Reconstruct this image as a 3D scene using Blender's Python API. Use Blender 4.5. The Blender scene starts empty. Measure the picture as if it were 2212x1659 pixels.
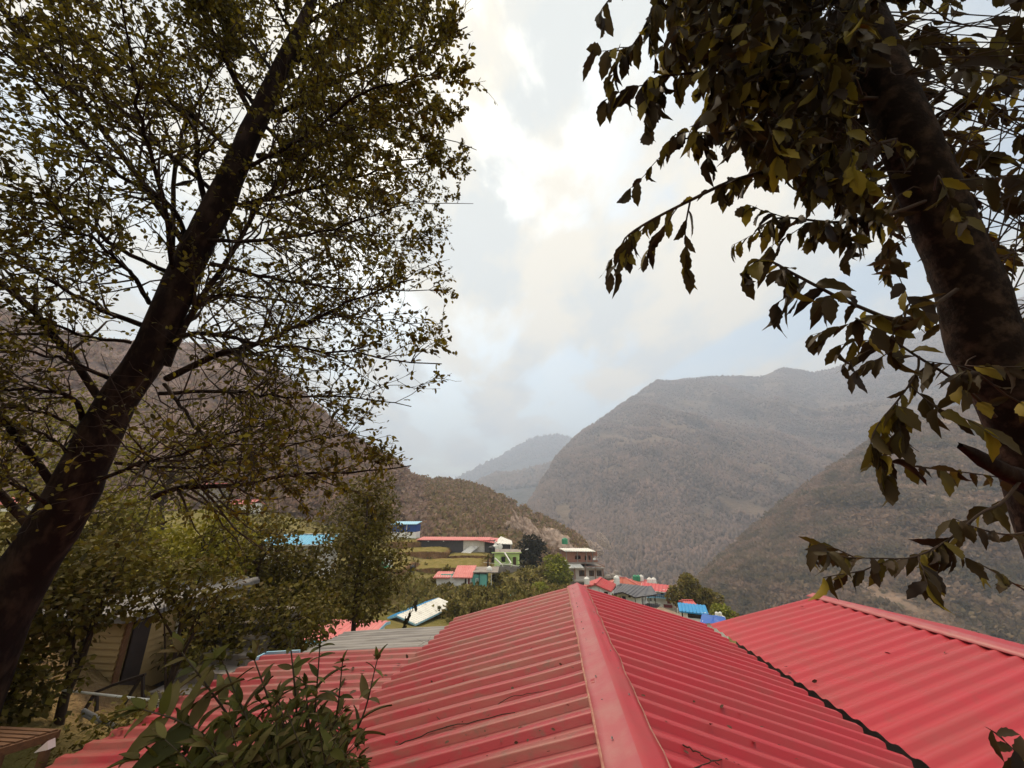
import bpy, math, random
import numpy as np
from mathutils import Vector

# ------------------------------------------------------------------ camera, sky, sun, exposure
SC = bpy.context.scene
PITCH = math.radians(17.66)
FPX, CX, CY = 840.0, 1106.0, 829.5          # focal length and centre in units of a 2212 px wide picture
cam_d = bpy.data.cameras.new('camera'); cam = bpy.data.objects.new('camera', cam_d)
SC.collection.objects.link(cam); SC.camera = cam
cam.location = (0, 0, 0); cam.rotation_euler = (math.pi / 2 + PITCH, 0, 0)
cam_d.sensor_width = 36.0; cam_d.sensor_fit = 'HORIZONTAL'; cam_d.lens = 36.0 * FPX / 2212.0
cam_d.clip_start = 0.05; cam_d.clip_end = 20000

SUN_EL, SUN_AZ = math.radians(56), math.radians(-22)   # azimuth from +Y towards +X
W = bpy.data.worlds.new('World'); SC.world = W; W.use_nodes = True
nt = W.node_tree; nt.nodes.clear()
def N(t, **kw):
    n = nt.nodes.new(t)
    for k, v in kw.items(): setattr(n, k, v)
    return n
def wl(a, b): nt.links.new(a, b)
out = N('ShaderNodeOutputWorld'); sky = N('ShaderNodeTexSky')
sky.sky_type = 'NISHITA'; sky.sun_disc = False; sky.sun_elevation = SUN_EL; sky.sun_rotation = SUN_AZ
sky.air_density = 1.0; sky.dust_density = 2.5; sky.ozone_density = 1.2
tint = N('ShaderNodeMix', data_type='RGBA', blend_type='MULTIPLY'); tint.inputs[0].default_value = 1.0; wl(sky.outputs[0], tint.inputs[6]); tint.inputs[7].default_value = (0.98, 1.0, 0.85, 1)
bg1 = N('ShaderNodeBackground'); wl(tint.outputs[2], bg1.inputs[0]); bg1.inputs[1].default_value = 0.15
tc = N('ShaderNodeTexCoord'); sep = N('ShaderNodeSeparateXYZ'); wl(tc.outputs['Generated'], sep.inputs[0])
def M(op, a, b=None, c=None):
    n = N('ShaderNodeMath', operation=op)
    for i, x in enumerate((a, b, c)):
        if x is None: continue
        if isinstance(x, (int, float)): n.inputs[i].default_value = x
        else: wl(x, n.inputs[i])
    return n.outputs[0]
zz = M('ADD', M('MAXIMUM', sep.outputs[2], 0.0), 0.22)
comb = N('ShaderNodeCombineXYZ'); wl(M('DIVIDE', sep.outputs[0], zz), comb.inputs[0]); wl(M('DIVIDE', sep.outputs[1], zz), comb.inputs[1])
mp = N('ShaderNodeMapping'); wl(comb.outputs[0], mp.inputs[0])
mp.inputs['Location'].default_value = (3.1, 0.35, 0); mp.inputs['Rotation'].default_value = (0, 0, math.radians(38)); mp.inputs['Scale'].default_value = (1.0, 0.62, 1)
n1 = N('ShaderNodeTexNoise'); wl(mp.outputs[0], n1.inputs['Vector'])
n1.inputs['Scale'].default_value = 2.1; n1.inputs['Detail'].default_value = 12; n1.inputs['Roughness'].default_value = 0.56; n1.inputs['Distortion'].default_value = 0.25
r1 = N('ShaderNodeValToRGB'); wl(n1.outputs['Fac'], r1.inputs[0])
r1.color_ramp.interpolation = 'EASE'
r1.color_ramp.elements[0].position = 0.41; r1.color_ramp.elements[0].color = (0.30, 0.30, 0.30, 1)
r1.color_ramp.elements[1].position = 0.53; r1.color_ramp.elements[1].color = (1, 1, 1, 1)
n2 = N('ShaderNodeTexNoise'); wl(mp.outputs[0], n2.inputs['Vector'])
n2.inputs['Scale'].default_value = 3.6; n2.inputs['Detail'].default_value = 12; n2.inputs['Roughness'].default_value = 0.58
r2 = N('ShaderNodeValToRGB'); wl(n2.outputs['Fac'], r2.inputs[0])
r2.color_ramp.elements[0].position = 0.40; r2.color_ramp.elements[0].color = (0.77, 0.785, 0.745, 1)
r2.color_ramp.elements[1].position = 0.545; r2.color_ramp.elements[1].color = (1.0, 0.91, 0.74, 1)
# clouds are thinner and greyer low over the hills
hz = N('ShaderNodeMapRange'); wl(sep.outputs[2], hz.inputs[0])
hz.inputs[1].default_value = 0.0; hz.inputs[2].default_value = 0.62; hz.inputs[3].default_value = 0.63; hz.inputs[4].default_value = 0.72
bg2 = N('ShaderNodeBackground'); wl(r2.outputs[0], bg2.inputs[0]); wl(M('MULTIPLY', hz.outputs[0], M('MULTIPLY_ADD', M('MAXIMUM', M('MULTIPLY', sep.outputs[1], -1.0), 0.0), 1.0, 1.0)), bg2.inputs[1])  # added fill: unseen sky behind the camera brightened for surfaces facing the viewer
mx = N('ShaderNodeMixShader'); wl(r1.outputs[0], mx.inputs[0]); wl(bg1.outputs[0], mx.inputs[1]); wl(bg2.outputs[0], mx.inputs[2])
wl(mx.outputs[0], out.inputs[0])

sun_d = bpy.data.lights.new('sun', 'SUN'); sun = bpy.data.objects.new('sun', sun_d); SC.collection.objects.link(sun)
sun_d.energy = 2.6; sun_d.angle = math.radians(10); sun_d.color = (1.0, 0.82, 0.60)
sv = Vector((math.sin(SUN_AZ) * math.cos(SUN_EL), math.cos(SUN_AZ) * math.cos(SUN_EL), math.sin(SUN_EL)))
sun.rotation_euler = sv.to_track_quat('Z', 'Y').to_euler(); sun.location = (0, 0, 60)
SC.view_settings.view_transform = 'Standard'; SC.view_settings.look = 'None'
SC.view_settings.exposure = 0.70; SC.view_settings.gamma = 1.0
SC.cycles.max_bounces = 6; SC.cycles.diffuse_bounces = 3; SC.cycles.glossy_bounces = 2
SC.cycles.transmission_bounces = 3; SC.cycles.volume_bounces = 1; SC.cycles.transparent_max_bounces = 4
SC.cycles.use_denoising = True; SC.cycles.sample_clamp_indirect = 4.0; SC.cycles.sample_clamp_direct = 6.0
HAZE_DENSITY = 4.5e-4

# ------------------------------------------------------------------ helpers
rng = np.random.default_rng(7); random.seed(7)
FW = np.array([0, math.cos(PITCH), math.sin(PITCH)]); UP = np.array([0, -math.sin(PITCH), math.cos(PITCH)]); RT = np.array([1.0, 0, 0])
def ray(x, y): return FW + RT * ((x - CX) / FPX) + UP * ((CY - y) / FPX)
def at(x, y, Y): v = ray(x, y); return v * (Y / v[1])          # the point of that direction at distance Y ahead
def az(x, y, z): return ray(x, y) * z                           # ... at depth z along the view
def onz(x, y, z): v = ray(x, y); return v * (z / v[2])          # ... at height z
def onpl(x, y, p, n): v = ray(x, y); return v * (np.dot(p, n) / np.dot(v, n))
def pix(P):
    P = np.asarray(P, float); z = P @ FW
    return CX + FPX * (P @ RT) / z, CY - FPX * (P @ UP) / z
def nrm(v): v = np.asarray(v, float); return v / (np.linalg.norm(v, axis=-1, keepdims=True) + 1e-12)

def tag(o, label=None, cat=None, group=None, kind=None):
    if label: o['label'] = label
    if cat: o['category'] = cat
    if group: o['group'] = group
    if kind: o['kind'] = kind
    return o
def link(name, data, parent=None):
    o = bpy.data.objects.new(name, data); SC.collection.objects.link(o)
    if parent is not None: o.parent = parent
    return o
def empty(name, loc=(0, 0, 0), yaw=0.0):
    o = link(name, None); o.location = tuple(float(c) for c in loc); o.rotation_euler = (0, 0, yaw); o.empty_display_size = 0.2
    return o
def mesh(name, V, F, mat, parent=None, smooth=False, loc=None):
    """V (n,3), F (m,k) array of one face size, or a list of index lists."""
    me = bpy.data.meshes.new(name)
    V = np.asarray(V, np.float32)
    if loc is not None: V = V - np.asarray(loc, np.float32)
    if isinstance(F, np.ndarray):
        m, k = F.shape
        me.vertices.add(len(V)); me.vertices.foreach_set('co', V.ravel())
        me.loops.add(m * k); me.loops.foreach_set('vertex_index', F.astype(np.int32).ravel())
        me.polygons.add(m); me.polygons.foreach_set('loop_start', np.arange(0, m * k, k, dtype=np.int32))
        me.update(calc_edges=True)
    else:
        me.from_pydata([tuple(map(float, v)) for v in V], [], [list(map(int, f)) for f in F]); me.update()
    if smooth: me.polygons.foreach_set('use_smooth', np.ones(len(me.polygons), bool))
    for mm in (mat if isinstance(mat, (list, tuple)) else [mat]): me.materials.append(mm)
    o = link(name, me, parent)
    if loc is not None: o.location = tuple(float(c) for c in loc)
    return o
class MB:
    def __init__(s): s.V = []; s.F = []
    def add(s, V, F):
        b = len(s.V); s.V += [tuple(map(float, v)) for v in V]; s.F += [[b + int(i) for i in f] for f in F]; return s
    def box(s, x0, y0, z0, x1, y1, z1):
        return s.add([(x0,y0,z0),(x1,y0,z0),(x1,y1,z0),(x0,y1,z0),(x0,y0,z1),(x1,y0,z1),(x1,y1,z1),(x0,y1,z1)],
                     [(0,3,2,1),(4,5,6,7),(0,1,5,4),(1,2,6,5),(2,3,7,6),(3,0,4,7)])
    def bar(s, a, b, w, h=None):
        a = np.array(a, float); b = np.array(b, float); t = nrm(b - a); h = h or w
        r = np.array([0, 0, 1.0]) if abs(t[2]) < 0.9 else np.array([1.0, 0, 0])
        p = nrm(np.cross(t, r)) * w / 2; q = nrm(np.cross(p, t)) * h / 2
        V = [e + i * p + j * q for e in (a, b) for i, j in ((-1,-1),(1,-1),(1,1),(-1,1))]
        return s.add(V, [(0,3,2,1),(4,5,6,7),(0,1,5,4),(1,2,6,5),(2,3,7,6),(3,0,4,7)])
    def lathe(s, prof, c=(0, 0, 0), n=14):
        V = []; F = []
        for r, z in prof:
            for i in range(n): a = 2 * math.pi * i / n; V.append((c[0] + r * math.cos(a), c[1] + r * math.sin(a), c[2] + z))
        for j in range(len(prof) - 1):
            for i in range(n): F.append((j*n+i, j*n+(i+1) % n, (j+1)*n+(i+1) % n, (j+1)*n+i))
        F.append(list(range(n))[::-1]); F.append([(len(prof)-1)*n+i for i in range(n)])
        return s.add(V, F)
    def prism(s, pts, vec):
        n = len(pts); vec = np.array(vec, float); P = [np.array(p, float) for p in pts]
        V = P + [p + vec for p in P]
        return s.add(V, [list(range(n))[::-1], list(range(n, 2*n))] + [(i, (i+1) % n, n+(i+1) % n, n+i) for i in range(n)])
    def build(s, name, mat, parent=None, smooth=False, loc=None): return mesh(name, s.V, s.F, mat, parent, smooth, loc)

# value noise
_T = np.random.default_rng(11).random((256, 256))
def vnoise(x, y):
    xi = np.floor(x).astype(int); yi = np.floor(y).astype(int); fx = x - xi; fy = y - yi
    fx = fx*fx*(3-2*fx); fy = fy*fy*(3-2*fy)
    a = _T[xi & 255, yi & 255]; b = _T[(xi+1) & 255, yi & 255]; c = _T[xi & 255, (yi+1) & 255]; d = _T[(xi+1) & 255, (yi+1) & 255]
    return (a*(1-fx)+b*fx)*(1-fy) + (c*(1-fx)+d*fx)*fy
def fbm(x, y, o=5, g=0.5):
    s = 0; a = 1; t = 0
    for i in range(o): s = s + a * vnoise(x * 2**i + 17.3*i, y * 2**i + 9.1*i); t += a; a *= g
    return s / t

# ------------------------------------------------------------------ materials
def mat(name, c1, c2=None, scale=3.0, rough=0.7, bump=0.0, bscale=None, spec=0.25, island=None, trans=0.0, coord='Object', stretch=None, detail=6, lo=0.35, hi=0.65, metal=0.0, stain=None):
    m = bpy.data.materials.new(name); m.use_nodes = True; t = m.node_tree; nd = t.nodes; L = t.links.new
    b = nd['Principled BSDF']; b.inputs['Roughness'].default_value = rough; b.inputs['Specular IOR Level'].default_value = spec; b.inputs['Metallic'].default_value = metal
    b.inputs['Base Color'].default_value = (*c1, 1)
    col = None
    if island:
        g = nd.new('ShaderNodeNewGeometry'); r = nd.new('ShaderNodeValToRGB'); L(g.outputs['Random Per Island'], r.inputs[0])
        els = r.color_ramp.elements
        for p in range(1, len(island) - 1): els.new(p / (len(island) - 1))
        for i, c in enumerate(island): els[i].position = i / (len(island) - 1); els[i].color = (*c, 1)
        col = r.outputs[0]
    elif c2 is not None:
        tcd = nd.new('ShaderNodeTexCoord'); v = tcd.outputs[coord]
        if stretch:
            mpn = nd.new('ShaderNodeMapping'); L(v, mpn.inputs[0]); mpn.inputs['Scale'].default_value = stretch; v = mpn.outputs[0]
        n = nd.new('ShaderNodeTexNoise'); L(v, n.inputs['Vector']); n.inputs['Scale'].default_value = scale; n.inputs['Detail'].default_value = detail; n.inputs['Roughness'].default_value = 0.6
        r = nd.new('ShaderNodeValToRGB'); L(n.outputs['Fac'], r.inputs[0])
        r.color_ramp.elements[0].position = lo; r.color_ramp.elements[0].color = (*c1, 1)
        r.color_ramp.elements[1].position = hi; r.color_ramp.elements[1].color = (*c2, 1)
        col = r.outputs[0]
        if stain:
            n4 = nd.new('ShaderNodeTexNoise'); L(tcd.outputs[coord], n4.inputs['Vector']); n4.inputs['Scale'].default_value = stain[1]; n4.inputs['Detail'].default_value = 9; n4.inputs['Roughness'].default_value = 0.7
            k4 = nd.new('ShaderNodeMapRange'); L(n4.outputs['Fac'], k4.inputs[0]); k4.inputs[1].default_value = stain[2]; k4.inputs[2].default_value = stain[3]
            m4 = nd.new('ShaderNodeMix'); m4.data_type = 'RGBA'; L(k4.outputs[0], m4.inputs[0]); L(col, m4.inputs[6]); m4.inputs[7].default_value = (*stain[0], 1); col = m4.outputs[2]
        if bump:
            n2 = nd.new('ShaderNodeTexNoise'); L(v, n2.inputs['Vector']); n2.inputs['Scale'].default_value = bscale or scale * 3; n2.inputs['Detail'].default_value = 5
            bp = nd.new('ShaderNodeBump'); bp.inputs['Strength'].default_value = bump; L(n2.outputs['Fac'], bp.inputs['Height']); L(bp.outputs[0], b.inputs['Normal'])
            bp.inputs['Distance'].default_value = 0.3 / (bscale or scale * 3)
    if col is not None: L(col, b.inputs['Base Color'])
    if trans:
        tr = nd.new('ShaderNodeBsdfTranslucent'); ms = nd.new('ShaderNodeMixShader'); ms.inputs[0].default_value = trans
        if col is not None: L(col, tr.inputs[0])
        else: tr.inputs[0].default_value = (*c1, 1)
        o = nd['Material Output']; L(b.outputs[0], ms.inputs[1]); L(tr.outputs[0], ms.inputs[2]); L(ms.outputs[0], o.inputs[0])
    return m
def brickmat(name, c1, c2, mortar, scale, bw=0.5, rh=0.25):
    m = mat(name, c1); t = m.node_tree; nd = t.nodes; L = t.links.new; b = nd['Principled BSDF']
    tcd = nd.new('ShaderNodeTexCoord'); mpn = nd.new('ShaderNodeMapping'); mpn.inputs['Rotation'].default_value = (math.pi/2, 0, 0)
    L(tcd.outputs['Object'], mpn.inputs[0]); k = nd.new('ShaderNodeTexBrick'); L(mpn.outputs[0], k.inputs['Vector'])
    k.inputs['Color1'].default_value = (*c1, 1); k.inputs['Color2'].default_value = (*c2, 1); k.inputs['Mortar'].default_value = (*mortar, 1)
    k.inputs['Scale'].default_value = scale; k.inputs['Mortar Size'].default_value = 0.012; k.inputs['Brick Width'].default_value = bw; k.inputs['Row Height'].default_value = rh
    L(k.outputs[0], b.inputs['Base Color']); b.inputs['Roughness'].default_value = 0.9
    return m
RED = (0.40, 0.024, 0.036)
MAT = dict(
 red=mat('red_painted_sheet', RED, (0.33, 0.042, 0.043), 2.2, 0.45, 0.05, 30, 0.35, lo=0.42, hi=0.72, stain=((0.24, 0.055, 0.045), 5.0, 0.58, 0.85)),
 reddust=mat('dusty_red_sheet', (0.31, 0.017, 0.026), (0.26, 0.080, 0.058), 2.6, 0.5, 0.06, 30, 0.38, stretch=(0.35, 1.5, 1.5), lo=0.42, hi=0.68, stain=((0.15, 0.065, 0.045), 7.0, 0.52, 0.74)),
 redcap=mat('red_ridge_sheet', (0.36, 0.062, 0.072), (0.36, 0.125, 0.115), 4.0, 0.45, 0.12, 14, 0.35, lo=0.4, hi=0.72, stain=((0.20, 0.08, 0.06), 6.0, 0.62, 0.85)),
 lip=mat('dusty_hem', (0.42, 0.24, 0.17), (0.34, 0.12, 0.10), 14, 0.8),
 greysheet=mat('weathered_grey_sheet', (0.25, 0.235, 0.22), (0.11, 0.10, 0.10), 3.0, 0.6, 0.1, 40, 0.3, stretch=(0.25, 2.2, 2.2), lo=0.4, hi=0.66),
 pink=mat('faded_pink_sheet', (0.62, 0.22, 0.20), (0.55, 0.15, 0.14), 1.0, 0.6),
 roofred=mat('bright_red_sheet', (0.52, 0.06, 0.07), (0.46, 0.10, 0.09), 1.2, 0.5),
 roofpink=mat('pale_red_sheet', (0.58, 0.13, 0.13), (0.60, 0.20, 0.18), 1.2, 0.5),
 orange=mat('orange_sheet', (0.42, 0.10, 0.055), (0.36, 0.08, 0.05), 1.0, 0.6),
 slate=mat('dark_grey_sheet', (0.11, 0.11, 0.125), (0.08, 0.08, 0.09), 1.2, 0.6),
 bluepale=mat('pale_blue_sheet', (0.10, 0.40, 0.62), (0.16, 0.42, 0.60), 1.2, 0.6),
 blue=mat('blue_sheet', (0.02, 0.26, 0.55), (0.03, 0.22, 0.46), 1.2, 0.5),
 bluedk=mat('deep_blue_sheet', (0.02, 0.075, 0.30), (0.02, 0.06, 0.22), 1.5, 0.6),
 bluehip=mat('royal_blue_sheet', (0.03, 0.10, 0.42), (0.04, 0.12, 0.38), 1.0, 0.5),
 bluelt=mat('light_blue_trim', (0.22, 0.52, 0.72), (0.40, 0.60, 0.70), 3, 0.6),
 whitesheet=mat('dirty_white_sheet', (0.70, 0.68, 0.62), (0.45, 0.42, 0.37), 1.4, 0.6, stretch=(1, 1, 1), lo=0.5, hi=0.75),
 white=mat('white_plaster', (0.88, 0.86, 0.82), (0.74, 0.71, 0.66), 0.9, 0.85),
 cream=mat('cream_board', (0.33, 0.23, 0.105), (0.26, 0.18, 0.08), 1.5, 0.7),
 dirtywhite=brickmat('whitewashed_block', (0.72, 0.69, 0.63), (0.58, 0.55, 0.49), (0.35, 0.22, 0.19), 2.2),
 planks=mat('dark_plank', (0.055, 0.050, 0.052), (0.10, 0.09, 0.09), 4, 0.85, stretch=(4, 4, 0.3)),
 brick=brickmat('red_brick', (0.34, 0.165, 0.115), (0.28, 0.13, 0.09), (0.16, 0.10, 0.08), 3.2),
 concrete=mat('bare_concrete', (0.32, 0.28, 0.245), (0.20, 0.17, 0.15), 1.2, 0.9, 0.2, 8),
 block=brickmat('grey_block', (0.60, 0.54, 0.49), (0.50, 0.44, 0.40), (0.32, 0.26, 0.23), 2.2),
 lime=mat('lime_green_paint', (0.62, 0.82, 0.30), (0.54, 0.74, 0.26), 1, 0.7),
 teal=mat('turquoise_paint', (0.18, 0.50, 0.42), (0.15, 0.42, 0.36), 1, 0.8),
 green=mat('green_plastic', (0.06, 0.30, 0.16), (0.05, 0.24, 0.13), 2, 0.5),
 plastic=mat('white_plastic', (0.78, 0.77, 0.72), (0.70, 0.68, 0.62), 2, 0.45),
 black=mat('black_plastic', (0.02, 0.018, 0.018), (0.03, 0.028, 0.027), 2, 0.5),
 glass=mat('dark_glass', (0.012, 0.012, 0.014), rough=0.15, spec=0.5),
 dark=mat('dark_paint', (0.030, 0.022, 0.020), (0.045, 0.030, 0.026), 3, 0.7),
 steel=mat('galvanised_steel', (0.30, 0.29, 0.28), (0.20, 0.19, 0.18), 3, 0.5, metal=0.3),
 wood=mat('brown_board', (0.16, 0.075, 0.035), (0.10, 0.048, 0.024), 3, 0.75, 0.15, 20, stretch=(1, 6, 6)),
 doorred=mat('maroon_paint', (0.22, 0.03, 0.03), (0.18, 0.03, 0.03), 2, 0.6),
 ochre=mat('ochre_board', (0.55, 0.28, 0.05), (0.36, 0.10, 0.04), 0.9, 0.8),
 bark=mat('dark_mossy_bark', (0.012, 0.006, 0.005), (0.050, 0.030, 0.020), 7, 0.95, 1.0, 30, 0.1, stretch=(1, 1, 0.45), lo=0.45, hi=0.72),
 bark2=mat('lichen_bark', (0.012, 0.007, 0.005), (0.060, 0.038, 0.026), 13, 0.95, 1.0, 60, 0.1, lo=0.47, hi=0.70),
 twig=mat('twig_bark', (0.030, 0.018, 0.013), (0.055, 0.034, 0.022), 9, 0.9),
 stem=mat('green_brown_stem', (0.055, 0.035, 0.025), (0.08, 0.07, 0.04), 9, 0.8),
 leafA=mat('small_green_leaf', (0.05, 0.06, 0.01), rough=0.55, spec=0.15, trans=0.35, island=[(0.042, 0.031, 0.008), (0.095, 0.075, 0.009), (0.15, 0.122, 0.012), (0.25, 0.20, 0.018)]),
 leafB=mat('serrated_leaf', (0.05, 0.04, 0.01), rough=0.6, spec=0.14, trans=0.32, island=[(0.018, 0.010, 0.006), (0.038, 0.022, 0.008), (0.052, 0.036, 0.009), (0.042, 0.027, 0.012), (0.085, 0.064, 0.011), (0.24, 0.18, 0.018)]),
 leafC=mat('shrub_leaf', (0.06, 0.08, 0.02), rough=0.6, spec=0.15, trans=0.25, island=[(0.038, 0.038, 0.008), (0.072, 0.070, 0.012), (0.10, 0.098, 0.018), (0.11, 0.075, 0.03), (0.16, 0.14, 0.04)]),
 leafD=mat('undergrowth_leaf', (0.06, 0.06, 0.01), rough=0.65, spec=0.12, trans=0.25, island=[(0.045, 0.036, 0.009), (0.095, 0.078, 0.012), (0.15, 0.12, 0.016), (0.12, 0.082, 0.030)]),
 leafY=mat('yellow_green_leaf', (0.12, 0.12, 0.01), rough=0.65, spec=0.12, trans=0.3, island=[(0.10, 0.095, 0.010), (0.20, 0.175, 0.016), (0.28, 0.24, 0.024)]),
 leafE=mat('slope_tree_leaf', (0.1, 0.1, 0.02), rough=0.7, spec=0.2, trans=0.15, island=[(0.075, 0.064, 0.016), (0.16, 0.135, 0.026), (0.23, 0.185, 0.040), (0.21, 0.145, 0.055)]),
 leafG=mat('bright_tree_leaf', (0.1, 0.1, 0.02), rough=0.7, spec=0.2, trans=0.2, island=[(0.12, 0.135, 0.014), (0.21, 0.22, 0.022), (0.28, 0.27, 0.030)]),
 leafK=mat('dark_tree_leaf', (0.03, 0.03, 0.02), rough=0.8, spec=0.2, trans=0.05, island=[(0.020, 0.017, 0.011), (0.034, 0.030, 0.016), (0.050, 0.043, 0.020)]),
 dry=mat('dry_leaf', (0.05, 0.022, 0.012), rough=0.8, island=[(0.022, 0.010, 0.007), (0.055, 0.026, 0.014), (0.11, 0.055, 0.025)]),
 scrub=mat('hill_scrub', (0.1, 0.08, 0.05), rough=0.9, spec=0.1, trans=0.25, island=[(0.18, 0.12, 0.075), (0.34, 0.22, 0.15), (0.26, 0.195, 0.085), (0.17, 0.145, 0.06), (0.42, 0.28, 0.20)]),
 scrubL=mat('left_hill_scrub', (0.1, 0.08, 0.05), rough=0.9, spec=0.1, trans=0.25, island=[(0.20, 0.135, 0.105), (0.34, 0.23, 0.185), (0.23, 0.175, 0.105), (0.42, 0.28, 0.23)]),
 forest=mat('mountain_forest', (0.130, 0.094, 0.068), (0.215, 0.143, 0.110), 0.022, 0.95, spec=0.03, detail=9, lo=0.36, hi=0.66),
 spurf=mat('spur_forest', (0.15, 0.118, 0.062), (0.34, 0.225, 0.155), 0.045, 0.95, spec=0.02, trans=0.3, detail=9, lo=0.38, hi=0.64),
)
# ------------------------------------------------------------------ leaves, twigs, crowns
def serrated(n=9, w0=0.34, curl=0.16, fold=0.07):
    V = []; F = []
    for i in range(n + 1):
        a = i / n; w = w0 * math.sin(math.pi * min(1, a * 0.93 + 0.03)) ** 0.85 * (1 - 0.25 * a)
        tooth = 1.10 if i % 2 else 0.90
        if i == n: w = 0.0
        V += [(a, 0, -curl * a * a), (a + 0.03 * (i % 2), w * tooth, fold * (w / w0) - curl * 1.12 * a * a), (a + 0.03 * (i % 2), -w * tooth, fold * 1.4 * (w / w0) - curl * 1.12 * a * a)]
    for i in range(n):
        F += [(3*i, 3*i+3, 3*i+4, 3*i+1), (3*i, 3*i+2, 3*i+5, 3*i+3)]
    return np.array(V), np.array(F)
def lanceolate(n=6, w0=0.175):
    V = []; F = []
    for i in range(n + 1):
        a = i / n; w = w0 * math.sin(math.pi * a ** 0.8) ** 0.8 if 0 < i < n else 0.015 * (i == 0)
        c = -0.32 * a * a
        V += [(a, 0, c - 0.03), (a, w, c + 0.03), (a, -w, c + 0.03)]
    for i in range(n): F += [(3*i, 3*i+3, 3*i+4, 3*i+1), (3*i, 3*i+2, 3*i+5, 3*i+3)]
    return np.array(V), np.array(F)
T_SERR = serrated(); T_LANCE = lanceolate()
T_OVAL = (np.array([(0,0,0),(.30,.27,.05),(.72,.24,.02),(1,0,-.10),(.72,-.24,.02),(.30,-.27,.05),(.5,0,-.03)], float),
          np.array([(0,6,2,1),(6,3,2,2),(0,5,4,6),(6,4,3,3)]))
T_OVAL = (T_OVAL[0], np.array([(0,6,1),(1,6,2),(6,3,2),(0,5,6),(5,4,6),(4,3,6)]))
T_CARD = (np.array([(0,0,0),(.5,.36,.06),(1,0,-.05),(.5,-.36,.06)], float), np.array([(0,2,1),(0,3,2)]))
def leaves(P, D, Nn, L, tmpl):
    TV, TF = tmpl; n = len(P); L = np.broadcast_to(np.asarray(L, float), (n,))
    D = nrm(D); S = nrm(np.cross(Nn, D)); Nn = np.cross(D, S)
    V = (P[:, None] + L[:, None, None] * (TV[None, :, 0:1] * D[:, None] + TV[None, :, 1:2] * S[:, None] + TV[None, :, 2:3] * Nn[:, None])).reshape(-1, 3)
    F = (TF[None] + (np.arange(n) * len(TV))[:, None, None]).reshape(-1, TF.shape[1])
    return V, F
def rdir(n): return nrm(rng.normal(size=(n, 3)))
def cat_(parts):
    V = []; F = []; b = 0
    for v, f in parts: V.append(v); F.append(f + b); b += len(v)
    return np.concatenate(V), np.concatenate(F)
def tube(P, R, n=6):
    P = np.asarray(P, float); R = np.asarray(R, float); m = len(P)
    T = nrm(np.gradient(P, axis=0)); ref = np.array([0.31, 0.17, 0.93]) if abs(T[:, 2]).mean() < 0.8 else np.array([0.95, 0.2, 0.1])
    A = nrm(np.cross(T, ref)); B = np.cross(T, A); an = np.arange(n) * 2 * math.pi / n
    V = (P[:, None] + R[:, None, None] * (np.cos(an)[None, :, None] * A[:, None] + np.sin(an)[None, :, None] * B[:, None])).reshape(-1, 3)
    i = np.arange(m - 1)[:, None] * n; j = np.arange(n)[None]; k = (j + 1) % n
    return V, np.stack([i + j, i + k, i + n + k, i + n + j], -1).reshape(-1, 4)
def spline(C, n):
    C = np.asarray(C, float); m = len(C); C2 = np.vstack([2*C[0]-C[1], C, 2*C[-1]-C[-2]]); t = np.linspace(0, m - 1 - 1e-6, n); i = t.astype(int); f = (t - i)[:, None]
    p0, p1, p2, p3 = C2[i], C2[i+1], C2[i+2], C2[i+3]
    return 0.5*((2*p1)+(-p0+p2)*f+(2*p0-5*p1+4*p2-p3)*f*f+(-p0+3*p1-3*p2+p3)*f**3)
def wander(p, d, L, n, wob=0.18, lift=0.0):
    P = [np.array(p, float)]; d = nrm(np.array(d, float)); s = L / (n - 1)
    for i in range(n - 1):
        d = nrm(d + rng.normal(size=3) * wob + np.array([0, 0, lift])); P.append(P[-1] + d * s)
    return np.array(P)
def turn(t, ang):
    r = rdir(1)[0]; r = nrm(r - t * np.dot(r, t)); return nrm(t * math.cos(ang) + r * math.sin(ang))

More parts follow.
